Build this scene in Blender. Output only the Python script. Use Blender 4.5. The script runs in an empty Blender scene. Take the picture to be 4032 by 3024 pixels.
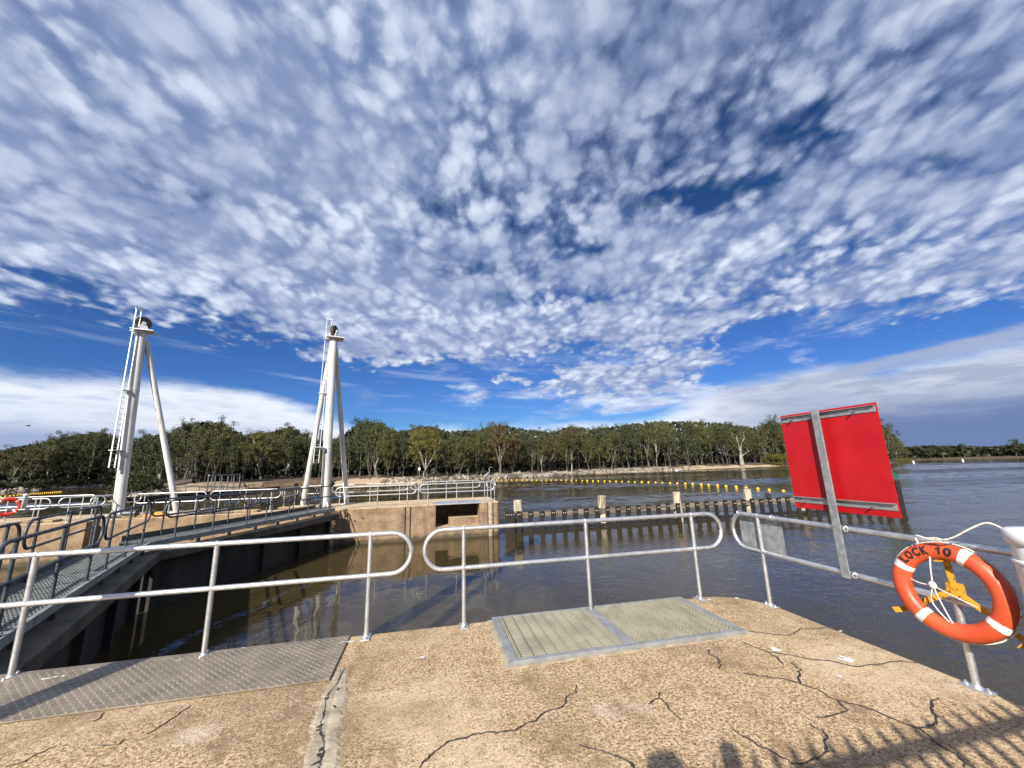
import bpy, bmesh, math, random
import numpy as np
from mathutils import Vector, Matrix
R = math.radians
rng = random.Random(7)
SC = bpy.context.scene
COL = SC.collection
# ------------------------------------------------------------------ camera
F, CX, CY = 1520.0, 2016.0, 1512.0           # focal length and centre for a 4032 px wide frame
PITCH, ROLL, HEAD = R(11.992), R(1.65), R(12.24)
EYE = Vector((0, 0, 1.65))
FH = Vector((math.sin(HEAD), math.cos(HEAD), 0)); RH = Vector((math.cos(HEAD), -math.sin(HEAD), 0)); UZ = Vector((0, 0, 1))
cf = FH * math.cos(PITCH) + UZ * math.sin(PITCH)
cu0 = -FH * math.sin(PITCH) + UZ * math.cos(PITCH)
cr = RH * math.cos(ROLL) - cu0 * math.sin(ROLL)
cu = cu0 * math.cos(ROLL) + RH * math.sin(ROLL)
cam_d = bpy.data.cameras.new("camera"); cam = bpy.data.objects.new("camera", cam_d); COL.objects.link(cam)
cam_d.sensor_width = 36.0; cam_d.lens = 36.0 * F / 4032.0; cam_d.clip_start = 0.05; cam_d.clip_end = 9000
m = Matrix((cr, cu, -cf)).transposed().to_4x4(); m.translation = EYE
cam.matrix_world = m
SC.camera = cam
# ------------------------------------------------------------------ light
SUN_AZ, SUN_EL = R(33.0), R(31.0)             # light travels towards +x+y, downwards
SUN_DIR = Vector((math.sin(SUN_AZ) * math.cos(SUN_EL), math.cos(SUN_AZ) * math.cos(SUN_EL), -math.sin(SUN_EL)))
sd = bpy.data.lights.new("sun", 'SUN'); sd.energy = 4.2; sd.angle = R(0.55); sd.color = (1.0, 0.94, 0.85)
sun = bpy.data.objects.new("sun", sd); COL.objects.link(sun)
sun.rotation_euler = SUN_DIR.to_track_quat('-Z', 'Y').to_euler(); sun.location = (-20, -20, 40)
SC.view_settings.view_transform = 'Standard'; SC.view_settings.look = 'None'
SC.view_settings.gamma = 1.0; SC.view_settings.use_curve_mapping = False
SC.view_settings.exposure = 0.95
SC.render.engine = 'CYCLES'
SC.cycles.max_bounces = 6; SC.cycles.diffuse_bounces = 2; SC.cycles.glossy_bounces = 3
SC.cycles.transparent_max_bounces = 8
SC.cycles.caustics_reflective = False; SC.cycles.caustics_refractive = False
try:
    SC.cycles.use_denoising = True
except Exception:
    pass

# ------------------------------------------------------------------ node helper
class NT:
    def __init__(s, tree): s.t = tree; s.t.nodes.clear()
    def n(s, typ, **kw):
        nd = s.t.nodes.new(typ)
        for k, v in kw.items(): setattr(nd, k, v)
        return nd
    def link(s, a, b): s.t.links.new(a, b)
    def put(s, sock, v):
        if isinstance(v, bpy.types.NodeSocket): s.link(v, sock)
        elif v is not None:
            if hasattr(sock.default_value, '__len__') and not hasattr(v, '__len__'): v = (v,) * len(sock.default_value)
            if hasattr(sock.default_value, '__len__') and len(sock.default_value) == 4 and len(v) == 3: v = tuple(v) + (1,)
            sock.default_value = v
    def m(s, op, a, b=None, c=None, clamp=False):
        nd = s.n('ShaderNodeMath', operation=op, use_clamp=clamp)
        for i, v in enumerate((a, b, c)):
            if v is not None: s.put(nd.inputs[i], v)
        return nd.outputs[0]
    def vm(s, op, a, b=None):
        nd = s.n('ShaderNodeVectorMath', operation=op)
        s.put(nd.inputs[0], a)
        if b is not None:
            s.put(nd.inputs[3] if op == 'SCALE' else nd.inputs[1], b)
        return nd.outputs['Value'] if op in ('DOT_PRODUCT', 'LENGTH', 'DISTANCE') else nd.outputs[0]
    def ss(s, v, a, b, lo=0.0, hi=1.0):
        nd = s.n('ShaderNodeMapRange', interpolation_type='SMOOTHSTEP', clamp=True)
        s.put(nd.inputs[0], v); s.put(nd.inputs[1], a); s.put(nd.inputs[2], b); s.put(nd.inputs[3], lo); s.put(nd.inputs[4], hi)
        return nd.outputs[0]
    def mix(s, f, a, b, mode='MIX'):
        nd = s.n('ShaderNodeMix', data_type='RGBA', blend_type=mode, clamp_factor=True)
        s.put(nd.inputs[0], f); s.put(nd.inputs[6], a); s.put(nd.inputs[7], b)
        return nd.outputs[2]
    def noise(s, vec, scale, detail=3, rough=0.55, dist=0.0, out=0):
        nd = s.n('ShaderNodeTexNoise'); s.put(nd.inputs['Vector'], vec); s.put(nd.inputs['Scale'], scale)
        s.put(nd.inputs['Detail'], detail); s.put(nd.inputs['Roughness'], rough); s.put(nd.inputs['Distortion'], dist)
        return nd.outputs[out]
    def voro(s, vec, scale, feature='F1', smooth=None, rand=1.0, out='Distance'):
        nd = s.n('ShaderNodeTexVoronoi', feature=feature); s.put(nd.inputs['Vector'], vec); s.put(nd.inputs['Scale'], scale)
        s.put(nd.inputs['Randomness'], rand)
        if smooth is not None: s.put(nd.inputs['Smoothness'], smooth)
        return nd.outputs[out]
    def comb(s, x, y, z=0.0):
        nd = s.n('ShaderNodeCombineXYZ'); s.put(nd.inputs[0], x); s.put(nd.inputs[1], y); s.put(nd.inputs[2], z); return nd.outputs[0]
    def sep(s, v):
        nd = s.n('ShaderNodeSeparateXYZ'); s.put(nd.inputs[0], v); return nd.outputs

# ------------------------------------------------------------------ sky
def make_world():
    w = bpy.data.worlds.new("World"); SC.world = w; w.use_nodes = True
    T = NT(w.node_tree)
    tc = T.n('ShaderNodeTexCoord'); d = T.vm('NORMALIZE', tc.outputs['Generated'])
    sky = T.n('ShaderNodeTexSky', sky_type='NISHITA'); sky.sun_disc = False
    sky.sun_elevation = SUN_EL; sky.sun_rotation = SUN_AZ + math.pi
    sky.altitude = 40; sky.air_density = 1.0; sky.dust_density = 0.35; sky.ozone_density = 2.2
    T.put(sky.inputs['Vector'], d) if 'Vector' in sky.inputs else None
    hs = T.n('ShaderNodeHueSaturation'); T.put(hs.inputs['Color'], sky.outputs[0])
    T.put(hs.inputs['Saturation'], 1.34); T.put(hs.inputs['Hue'], 0.516)
    x = T.vm('DOT_PRODUCT', d, tuple(RH)); y = T.vm('DOT_PRODUCT', d, tuple(FH)); z = T.sep(d)[2]
    zc = T.m('MAXIMUM', z, 0.012)
    u = T.m('DIVIDE', x, zc); v = T.m('DIVIDE', y, zc)
    el = T.m('MULTIPLY', T.m('ARCSINE', z), 57.2958)
    az = T.m('MULTIPLY', T.m('ARCTAN2', x, y), 57.2958)
    # clear, dry winter air: less of the white veil low down
    blue = T.mix(T.ss(el, 34.0, 4.0), hs.outputs[0], T.mix(1.0, hs.outputs[0], (0.40, 0.66, 1.0), 'MULTIPLY'))
    T.put(hs.inputs['Value'], T.ss(el, 40.0, 8.0, 0.36, 0.54))
    P = T.comb(u, v)
    # --- high sheet of broken mackerel cloud
    warp = T.noise(P, 1.5, 1, 0.5, out=1)
    wv = T.vm('SCALE', T.vm('SUBTRACT', warp, (0.5, 0.5, 0.5)), 0.06)
    zs = T.m('ADD', T.m('MAXIMUM', z, 0.0), 0.30)
    Pw = T.vm('ADD', T.comb(T.m('DIVIDE', x, zs), T.m('DIVIDE', y, zs)), wv)
    Pc = T.vm('MULTIPLY', Pw, (16.0, 12.5, 1.0))
    cw = T.vm('SCALE', T.vm('SUBTRACT', T.noise(T.vm('SCALE', Pc, 0.9), 1.0, 4, 0.6, out=1), (0.5, 0.5, 0.5)), 1.15)
    Pc = T.vm('ADD', Pc, cw)
    cells = T.voro(Pc, 1.0, 'SMOOTH_F1', 0.45, 0.95)
    puff = T.m('SUBTRACT', 1.0, T.m('MULTIPLY', cells, 1.25))
    Pc2 = T.vm('MULTIPLY', Pw, (34.0, 28.0, 1.0))
    cells2 = T.voro(T.vm('ADD', T.vm('ADD', Pc2, cw), (3.7, 1.2, 0)), 1.0, 'SMOOTH_F1', 0.5, 0.95)
    puff2 = T.m('SUBTRACT', 1.0, T.m('MULTIPLY', cells2, 1.25))
    n_mid = T.noise(T.vm('SCALE', Pc, 0.55), 1.0, 4, 0.6)
    n_fine = T.noise(T.vm('SCALE', Pc, 2.8), 1.0, 4, 0.6)
    n_big = T.noise(T.vm('ADD', P, (4.2, 1.3, 0)), 0.95, 2, 0.5)
    cov = T.m('MULTIPLY', T.m('SUBTRACT', n_big, 0.5), 0.9)
    # solid to the left, more open to the right and overhead right
    leftb = T.ss(u, -1.2, 0.8, 0.32, 0.14)
    topr = T.m('MULTIPLY', T.ss(u, -0.05, 0.35), T.ss(v, 1.0, 0.6, 0.0, 0.02))
    dens = T.m('ADD', T.m('MULTIPLY', puff, 0.38), T.m('MULTIPLY', puff2, 0.24))
    dens = T.m('ADD', dens, T.m('MULTIPLY', n_mid, 0.26))
    dens = T.m('ADD', dens, T.m('MULTIPLY', T.m('SUBTRACT', n_fine, 0.5), T.ss(v, 0.8, 2.5, 0.22, 0.34)))
    dens = T.m('ADD', dens, T.m('ADD', T.m('ADD', cov, 0.05), T.m('ADD', leftb, topr)))
    # holes of clear blue (sky coordinates: sideways, ahead, radii, depth)
    for (hu, hv, ru, rv, dp) in ((0.79, 1.33, 0.27, 0.19, 0.46), (0.98, 1.02, 0.18, 0.30, 0.15), (0.36, 1.66, 0.26, 0.14, 0.28), (-0.2, 1.85, 0.35, 0.13, 0.24),
                                 (0.28, 2.2, 0.5, 0.2, 0.24), (-1.18, 1.2, 0.14, 0.12, 0.30), (-1.2, 1.0, 0.10, 0.18, 0.22), (1.5, 1.2, 0.16, 0.1, 0.22)):
        q = T.comb(T.m('DIVIDE', T.m('SUBTRACT', u, hu), ru), T.m('DIVIDE', T.m('SUBTRACT', v, hv), rv))
        q = T.vm('ADD', q, T.vm('SCALE', wv, 3.0))
        dens = T.m('SUBTRACT', dens, T.ss(T.vm('LENGTH', q), 1.35, 0.15, 0.0, dp))
    # lower rim of the sheet
    rim = T.noise(T.comb(T.m('MULTIPLY', az, 0.07), T.m('MULTIPLY', el, 0.22)), 1.0, 4, 0.6)
    rim2 = T.m('ADD', el, T.m('MULTIPLY', T.m('SUBTRACT', rim, 0.5), 15.0))
    rimd = T.m('ADD', 15.6, T.m('MULTIPLY', az, -0.035))
    sheet_rim = T.ss(T.m('SUBTRACT', rim2, rimd), -4.5, 3.5)
    mid_lobe = T.m('MULTIPLY', T.ss(T.m('ABSOLUTE', T.m('SUBTRACT', T.m('ADD', az, T.m('MULTIPLY', T.m('SUBTRACT', rim, 0.5), -60.0)), 17.0)), 26.0, 6.0), T.ss(T.m('ABSOLUTE', T.m('SUBTRACT', T.m('ADD', el, T.m('MULTIPLY', T.m('SUBTRACT', rim, 0.5), 10.0)), 12.2)), 7.0, 1.0))
    gate = T.m('MAXIMUM', sheet_rim, T.m('MULTIPLY', mid_lobe, 0.90))
    boost = T.ss(v, 1.3, 3.2, 0.0, 0.10)
    dens2 = T.m('SUBTRACT', T.m('ADD', dens, boost), T.m('MULTIPLY', T.m('SUBTRACT', 1.0, gate), 1.05))
    a1 = T.ss(dens2, 0.15, 0.58)
    a1 = T.m('MULTIPLY', a1, 0.97)
    tex = T.m('ADD', T.m('ADD', T.m('MULTIPLY', puff, 0.40), T.m('MULTIPLY', puff2, 0.22)), T.m('ADD', T.m('MULTIPLY', n_mid, 0.40), T.m('MULTIPLY', T.m('SUBTRACT', n_fine, 0.5), 0.16)))
    tex = T.m('ADD', tex, T.m('MULTIPLY', dens2, 0.22))
    lum = T.ss(tex, 0.36, 0.90)
    tone = T.ss(T.noise(T.vm('ADD', P, (9.1, 2.2, 0)), 1.6, 3, 0.55), 0.36, 0.64)
    lowb = T.ss(el, 34.0, 17.0)
    topdim = T.m('MULTIPLY', T.ss(u, -0.3, 0.4), T.ss(el, 30, 48))
    c1 = T.mix(lum, (0.98, 1.38, 2.45), (3.95, 4.35, 5.15))
    c1 = T.mix(T.m('MULTIPLY', lowb, 0.65), c1, T.mix(lum, (1.55, 1.95, 3.2), (4.6, 4.95, 5.7)))
    c1 = T.mix(T.m('MULTIPLY', T.m('SUBTRACT', 1.0, tone), 0.6), c1, (1.55, 1.9, 2.95))
    c1 = T.mix(T.m('MULTIPLY', topdim, 0.42), c1, (1.5, 1.8, 2.7))
    col = T.mix(a1, blue, c1)
    # --- thin streaks in the clear gap
    st = T.noise(T.comb(T.m('MULTIPLY', az, 0.045), T.m('MULTIPLY', T.m('ADD', el, T.m('MULTIPLY', az, 0.06)), 0.55)), 1.0, 4, 0.55)
    a_s = T.m('MULTIPLY', T.ss(st, 0.52, 0.72), T.m('MULTIPLY', T.ss(az, 20, -30), 0.55))
    col = T.mix(T.m('MULTIPLY', a_s, T.m('MULTIPLY', T.ss(el, 3, 9), T.ss(el, 16.5, 12.5))), col, (3.0, 3.5, 4.8))
    # --- soft broken fragments in the clear band, centre and right
    fr_ = T.noise(T.comb(T.m('MULTIPLY', az, 0.085), T.m('MULTIPLY', el, 0.30), 3.3), 1.0, 6, 0.6, 0.3)
    a_f = T.m('MULTIPLY', T.m('MULTIPLY', T.ss(fr_, 0.47, 0.66), T.ss(az, -26, -4)), T.m('MULTIPLY', T.ss(el, 5.0, 8.0), T.ss(el, 17.0, 12.0)))
    fl = T.ss(T.noise(T.comb(T.m('MULTIPLY', az, 0.20), T.m('MULTIPLY', el, 0.7), 1.3), 1.0, 4, 0.6), 0.36, 0.64)
    col = T.mix(T.m('MULTIPLY', a_f, 0.88), col, T.mix(fl, (2.5, 2.9, 4.0), (4.4, 4.75, 5.5)))
    # --- low bank near the horizon
    bn = T.noise(T.comb(T.m('MULTIPLY', az, 0.06), T.m('MULTIPLY', el, 0.20)), 1.0, 5, 0.58)
    bn2 = T.noise(T.comb(T.m('MULTIPLY', az, 0.11), T.m('MULTIPLY', el, 0.55)), 1.3, 5, 0.6)
    topl = T.ss(az, -18.0, -34.0, 7.0, 11.0)
    topr2 = T.ss(az, 10.0, 38.0, 0.0, 4.6)
    btop = T.m('ADD', T.m('ADD', topl, topr2), -1.2)
    bd = T.m('ADD', T.m('SUBTRACT', btop, el), T.m('MULTIPLY', T.m('SUBTRACT', bn, 0.5), 8.5))
    a2 = T.m('MULTIPLY', T.ss(bd, -0.7, 2.2), T.m('MAXIMUM', T.ss(bn2, 0.30, 0.56, 0.62, 1.0), T.ss(az, 5, 25)))
    # white crown of the bank on the left, grey underside
    under = T.ss(T.m('ADD', bd, T.m('MULTIPLY', T.m('SUBTRACT', bn2, 0.5), 9.0)), 1.0, 6.5)
    cb = T.mix(under, (4.9, 5.1, 5.5), (2.75, 3.1, 4.0))
    leftwhite = T.m('MULTIPLY', T.ss(az, 0, -28), T.ss(el, 4.0, 6.5))
    cb = T.mix(T.m('MULTIPLY', leftwhite, T.ss(bn2, 0.56, 0.42, 0.12, 0.72)), cb, (4.9, 5.15, 5.6))
    lowleft = T.m('MULTIPLY', T.ss(az, -28, -48), T.ss(T.m('ADD', el, T.m('MULTIPLY', bn2, 2.0)), 6.4, 4.6))
    cb = T.mix(T.m('MULTIPLY', lowleft, 0.75), cb, (1.75, 2.15, 3.4))
    rightgrey = T.ss(T.m('ADD', az, T.m('MULTIPLY', T.m('SUBTRACT', bn, 0.5), 40.0)), 18, 40)
    cb = T.mix(T.m('MULTIPLY', rightgrey, T.ss(bn2, 0.62, 0.40, 0.45, 0.92)), cb, (1.9, 2.25, 3.1))
    rb = T.m('MULTIPLY', T.ss(az, 34, 44), T.ss(T.m('ADD', el, T.m('MULTIPLY', bn2, 2.2)), 7.0, 4.4))
    cb = T.mix(T.m('MULTIPLY', rb, 0.92), cb, (0.78, 1.15, 2.25))
    col = T.mix(a2, col, cb)
    # grey streak over the right-hand bank
    sx = T.m('SUBTRACT', el, T.m('ADD', 9.6, T.m('MULTIPLY', T.m('SUBTRACT', az, 45), 0.10)))
    sx = T.m('ADD', T.m('ABSOLUTE', T.m('ADD', sx, T.m('MULTIPLY', T.m('SUBTRACT', bn2, 0.5), 1.6))), 0.0)
    a3 = T.m('MULTIPLY', T.ss(sx, 0.95, 0.25), T.ss(az, 33, 42))
    col = T.mix(T.m('MULTIPLY', a3, 0.85), col, (2.1, 2.45, 3.4))
    col = T.mix(T.ss(el, 0.2, -1.5), col, (0.9, 1.0, 1.2))
    bg = T.n('ShaderNodeBackground'); T.put(bg.inputs[0], col); bg.inputs[1].default_value = 0.10
    out = T.n('ShaderNodeOutputWorld'); T.link(bg.outputs[0], out.inputs[0])
    try:
        w.cycles.sampling_method = 'MANUAL'; w.cycles.sample_map_resolution = 512
    except Exception:
        pass
make_world()
# ---- END WORLD

# ------------------------------------------------------------------ mesh helpers
class MB:
    """collects shapes and links them as ONE mesh object"""
    def __init__(s): s.v = []; s.f = []; s.sm = []
    def add(s, vs, fs, smooth=False):
        o = len(s.v); s.v += [tuple(p) for p in vs]; s.f += [tuple(i + o for i in f) for f in fs]; s.sm += [smooth] * len(fs)
        return s
    def box(s, c, d, rz=0.0, M=None, bev=0.0):
        c = Vector(c); hx, hy, hz = d[0] / 2, d[1] / 2, d[2] / 2
        mt = M if M is not None else Matrix.Rotation(rz, 3, 'Z')
        if bev > 0:
            bm = bmesh.new(); bmesh.ops.create_cube(bm, size=1.0)
            for q in bm.verts: q.co = Vector((q.co.x * d[0], q.co.y * d[1], q.co.z * d[2]))
            bmesh.ops.bevel(bm, geom=bm.edges[:], offset=bev, segments=2, affect='EDGES', profile=0.5)
            bm.verts.index_update()
            vs = [c + mt @ q.co for q in bm.verts]; fs = [[q.index for q in f.verts] for f in bm.faces]; bm.free()
            return s.add(vs, fs)
        vs = [c + mt @ Vector((x, y, z)) for x, y, z in ((-hx, -hy, -hz), (hx, -hy, -hz), (hx, hy, -hz), (-hx, hy, -hz), (-hx, -hy, hz), (hx, -hy, hz), (hx, hy, hz), (-hx, hy, hz))]
        return s.add(vs, [(0, 3, 2, 1), (4, 5, 6, 7), (0, 1, 5, 4), (1, 2, 6, 5), (2, 3, 7, 6), (3, 0, 4, 7)])
    def bar(s, a, b, w, h, up=(0, 0, 1), bev=0.0):
        a = Vector(a); b = Vector(b); d = b - a; L = d.length; x = d / L; z = Vector(up)
        if abs(x.dot(z)) > 0.98: z = Vector((0, 1, 0))
        y = z.cross(x).normalized(); z = x.cross(y)
        return s.box((a + b) / 2, (L, w, h), M=Matrix((x, y, z)).transposed(), bev=bev)
    def tube(s, pts, r, seg=10, closed=False, caps=True, flat=1.0):
        pts = [Vector(p) for p in pts]; n = len(pts); rs = r if hasattr(r, '__len__') else [r] * n
        tg = []
        for i in range(n):
            a = pts[(i - 1) % n] if (closed or i > 0) else pts[i]; b = pts[(i + 1) % n] if (closed or i < n - 1) else pts[i]
            tg.append((b - a).normalized())
        up = Vector((0, 0, 1)) if abs(tg[0].z) < 0.9 else Vector((1, 0, 0))
        x = (up - tg[0] * up.dot(tg[0])).normalized()
        vs = []
        for i in range(n):
            x = (x - tg[i] * x.dot(tg[i])).normalized(); y = tg[i].cross(x)
            for k in range(seg):
                an = 2 * math.pi * k / seg
                vs.append(pts[i] + (x * math.cos(an) + y * math.sin(an) * flat) * rs[i])
        fs = []
        for i in range(n if closed else n - 1):
            j = (i + 1) % n
            for k in range(seg):
                k2 = (k + 1) % seg
                fs.append((i * seg + k, i * seg + k2, j * seg + k2, j * seg + k))
        s.add(vs, fs, True)
        if caps and not closed:
            s.add(vs[:seg], [tuple(range(seg - 1, -1, -1))]); s.add(vs[-seg:], [tuple(range(seg))])
        return s
    def prism(s, poly, z0, z1, nose=0.0):
        """upright prism of a plan outline (anticlockwise); nose rounds the upper edge"""
        P = [Vector((p[0], p[1])) for p in poly]; n = len(P)
        def inset(d):
            out = []
            for i in range(n):
                a, b, c = P[i - 1], P[i], P[(i + 1) % n]
                n1 = Vector((-(b - a).y, (b - a).x)).normalized(); n2 = Vector((-(c - b).y, (c - b).x)).normalized()
                k = n1 + n2; k = k / max(0.3, k.length_squared) * 2
                out.append(b + k * d)
            return out
        rings = [(0.0, z0)]
        if nose > 0:
            for a in (0, 30, 60, 90): rings.append((nose * (1 - math.cos(R(a))), z1 - nose + nose * math.sin(R(a))))
        else: rings.append((0.0, z1))
        vs = []
        for d, z in rings: vs += [(q.x, q.y, z) for q in inset(d)]
        fs = []
        for k in range(len(rings) - 1):
            for i in range(n):
                j = (i + 1) % n; fs.append((k * n + i, k * n + j, (k + 1) * n + j, (k + 1) * n + i))
        fs.append(tuple((len(rings) - 1) * n + i for i in range(n)))
        fs.append(tuple(reversed(range(n))))
        return s.add(vs, fs)
    def lathe(s, prof, c=(0, 0, 0), axis=(0, 0, 1), seg=20, smooth=True):
        ax = Vector(axis).normalized(); q = Vector((0, 0, 1)).rotation_difference(ax); c = Vector(c)
        vs = []; m = len(prof)
        for k in range(seg):
            an = 2 * math.pi * k / seg
            for r, z in prof: vs.append(c + q @ Vector((r * math.cos(an), r * math.sin(an), z)))
        fs = []
        for k in range(seg):
            k2 = (k + 1) % seg
            for i in range(m - 1): fs.append((k * m + i, k2 * m + i, k2 * m + i + 1, k * m + i + 1))
        return s.add(vs, fs, smooth)
    def cyl(s, a, b, r, seg=14): return s.tube([a, b], r, seg)
    def move(s, d): d = Vector(d); s.v = [tuple(Vector(p) + d) for p in s.v]; return s
    def build(s, name, mat, parent=None, at=None):
        if at is not None: s.move(-Vector(at))
        me = bpy.data.meshes.new(name); me.from_pydata(s.v, [], s.f)
        me.polygons.foreach_set('use_smooth', s.sm); me.update()
        if mat: me.materials.append(mat)
        o = bpy.data.objects.new(name, me); COL.objects.link(o)
        if parent: o.parent = parent
        return o
def tag(o, label=None, cat=None, group=None, kind=None):
    if label: o['label'] = label
    if cat: o['category'] = cat
    if group: o['group'] = group
    if kind: o['kind'] = kind
    return o
def thing(name, label, cat, loc=(0, 0, 0), rz=0.0, group=None):
    o = bpy.data.objects.new(name, None); COL.objects.link(o); o.empty_display_size = 0.2
    o.location = loc; o.rotation_euler = (0, 0, rz)
    return tag(o, label, cat, group)
def copy_tree(o, parent=None, top=True):
    c = o.copy(); COL.objects.link(c)
    if parent: c.parent = parent
    for ch in o.children: copy_tree(ch, c)
    return c
def ray(x, y): return cf + cr * ((x - CX) / F) - cu * ((y - CY) / F)
def gp(x, y, z=0.0):
    """point of the level z that the photo shows at pixel x, y (4032 wide)"""
    v = ray(x, y); return EYE + v * ((z - EYE.z) / v.z)
def at_dist(x, y, D):
    v = ray(x, y); return EYE + v * (D / math.hypot(v.x, v.y))

# ------------------------------------------------------------------ materials
def mat(name, rough=0.6, metal=0.0, color=None, spec=0.5):
    m_ = bpy.data.materials.new(name); m_.use_nodes = True
    T = NT(m_.node_tree); b = T.n('ShaderNodeBsdfPrincipled'); o = T.n('ShaderNodeOutputMaterial')
    T.link(b.outputs[0], o.inputs[0]); T.b = b
    T.put(b.inputs['Roughness'], rough); T.put(b.inputs['Metallic'], metal)
    if 'Specular IOR Level' in b.inputs: T.put(b.inputs['Specular IOR Level'], spec)
    if color: T.put(b.inputs['Base Color'], color)
    T.pos = T.n('ShaderNodeTexCoord').outputs['Object']
    T.mat = m_
    return T
def bump(T, h, strength, dist):
    nd = T.n('ShaderNodeBump'); T.put(nd.inputs['Strength'], strength); T.put(nd.inputs['Distance'], dist); T.put(nd.inputs['Height'], h)
    T.link(nd.outputs[0], T.b.inputs['Normal'])
def ramp(T, f, *stops):
    nd = T.n('ShaderNodeValToRGB'); T.put(nd.inputs[0], f); e = nd.color_ramp.elements
    while len(e) < len(stops): e.new(0.5)
    for q, (p, c) in zip(e, stops): q.position = p; q.color = tuple(c) + (1,)
    return nd.outputs[0]
def noisy(name, c1, c2, scale=6, rough=0.6, metal=0.0, bs=0.0, bd=0.01, lo=0.35, hi=0.65, detail=4, stretch=(1, 1, 1)):
    T = mat(name, rough, metal)
    n = T.noise(T.vm('MULTIPLY', T.pos, stretch), scale, detail, 0.6)
    T.put(T.b.inputs['Base Color'], T.mix(T.ss(n, lo, hi), c1, c2))
    if bs: bump(T, n, bs, bd)
    return T.mat
M = {}
def mk_mats():
    # galvanised steel
    T = mat('galvanised_steel', 0.42, 0.85)
    n = T.noise(T.pos, 9, 4, 0.6); n2 = T.noise(T.pos, 70, 2)
    T.put(T.b.inputs['Base Color'], T.mix(T.ss(n, 0.3, 0.7), (0.56, 0.57, 0.58), (0.76, 0.76, 0.75)))
    T.put(T.b.inputs['Roughness'], T.ss(n2, 0.3, 0.7, 0.34, 0.50)); M['galv'] = T.mat
    M['galv_dull'] = noisy('weathered_galvanised_steel', (0.30, 0.32, 0.33), (0.45, 0.46, 0.46), 14, 0.55, 0.6)
    M['galv_far'] = noisy('bright_galvanised_steel', (0.46, 0.47, 0.48), (0.62, 0.62, 0.62), 5, 0.42, 0.6)
    M['dark_steel'] = noisy('dark_weathered_steel', (0.065, 0.072, 0.082), (0.12, 0.128, 0.14), 9, 0.5, 0.55)
    M['gate_steel'] = noisy('grey_green_gate_steel', (0.036, 0.029, 0.019), (0.115, 0.095, 0.064), 2.2, 0.7, 0.0, 0.3, 0.01, 0.3, 0.7, 6, (1, 1, 0.4))
    M['gate_skin'] = noisy('stained_gate_plate', (0.012, 0.010, 0.008), (0.045, 0.036, 0.026), 1.6, 0.75, 0.0, 0.4, 0.02, 0.35, 0.7, 6, (1, 1, 0.3))
    M['walk'] = noisy('walkway_grating_steel', (0.22, 0.235, 0.22), (0.36, 0.37, 0.35), 7, 0.55, 0.35)
    M['kick'] = noisy('kick_plate_steel', (0.06, 0.068, 0.062), (0.10, 0.11, 0.10), 5, 0.5, 0.3)
    M['grate_bar'] = noisy('grating_bar_steel', (0.25, 0.235, 0.175), (0.34, 0.32, 0.245), 3, 0.6, 0.1, 0, 0, 0.35, 0.65, 6)
    M['grate_frame'] = noisy('galvanised_frame', (0.24, 0.25, 0.25), (0.32, 0.33, 0.325), 9, 0.6, 0.3)
    M['white_mast'] = noisy('weathered_white_paint', (0.36, 0.345, 0.30), (0.64, 0.63, 0.59), 1.6, 0.5, 0, 0.12, 0.01, 0.28, 0.56, 7, (2.6, 2.6, 0.35))
    M['white_ladder'] = mat('white_ladder_paint', 0.45, 0, (0.78, 0.78, 0.76)).mat
    M['white_tube'] = noisy('white_plastic', (0.66, 0.67, 0.68), (0.78, 0.78, 0.78), 4, 0.35)
    M['rust'] = noisy('rusty_steel', (0.06, 0.045, 0.035), (0.16, 0.12, 0.09), 14, 0.7, 0.3)
    M['red'] = noisy('red_sign_paint', (0.39, 0.004, 0.009), (0.49, 0.010, 0.015), 2.2, 0.42, 0, 0.25, 0.012, 0.3, 0.7, 7)
    M['black'] = mat('black_paint', 0.6, 0, (0.012, 0.012, 0.014)).mat
    M['green_sign'] = mat('green_sign_paint', 0.5, 0, (0.004, 0.11, 0.06)).mat
    M['orange_ring'] = noisy('orange_vinyl', (0.50, 0.062, 0.020), (0.64, 0.095, 0.032), 4, 0.42, 0, 0.06, 0.004)
    M['red_ring'] = mat('red_vinyl', 0.5, 0, (0.62, 0.03, 0.02)).mat
    M['band'] = noisy('worn_white_tape', (0.60, 0.58, 0.53), (0.80, 0.79, 0.76), 18, 0.5)
    M['yellow_steel'] = noisy('rusting_yellow_paint', (0.22, 0.085, 0.015), (0.58, 0.29, 0.02), 22, 0.55, 0, 0, 0, 0.36, 0.46)
    M['yellow'] = mat('yellow_float_plastic', 0.42, 0, (0.85, 0.50, 0.015)).mat
    M['rope'] = noisy('white_rope', (0.50, 0.46, 0.38), (0.75, 0.72, 0.64), 60, 0.85)
    M['bolt'] = mat('zinc_bolt', 0.35, 0.9, (0.7, 0.7, 0.7)).mat
    # aggregate concrete, near deck
    T = mat('exposed_aggregate_concrete', 0.85)
    big = T.noise(T.pos, 0.55, 4, 0.55); mid = T.noise(T.pos, 2.6, 5, 0.65); st = T.noise(T.vm('MULTIPLY', T.pos, (7, 2.0, 7)), 1.0, 5, 0.6)
    grain = T.noise(T.pos, 46, 4, 0.7); fine = T.noise(T.pos, 120, 2, 0.6); peb = T.voro(T.pos, 62, 'F1'); pebc = T.voro(T.pos, 62, 'F1', out='Color')
    g = T.m('ADD', T.m('MULTIPLY', grain, 0.62), T.m('MULTIPLY', fine, 0.38))
    c = ramp(T, g, (0.39, (0.070, 0.042, 0.020)), (0.455, (0.245, 0.160, 0.080)), (0.515, (0.51, 0.370, 0.215)), (0.62, (0.71, 0.55, 0.35)))
    c = T.mix(T.m('MULTIPLY', T.ss(T.m('ADD', T.m('MULTIPLY', mid, 0.5), T.m('MULTIPLY', st, 0.5)), 0.50, 0.62), 0.62), c, (0.20, 0.122, 0.062))
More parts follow.
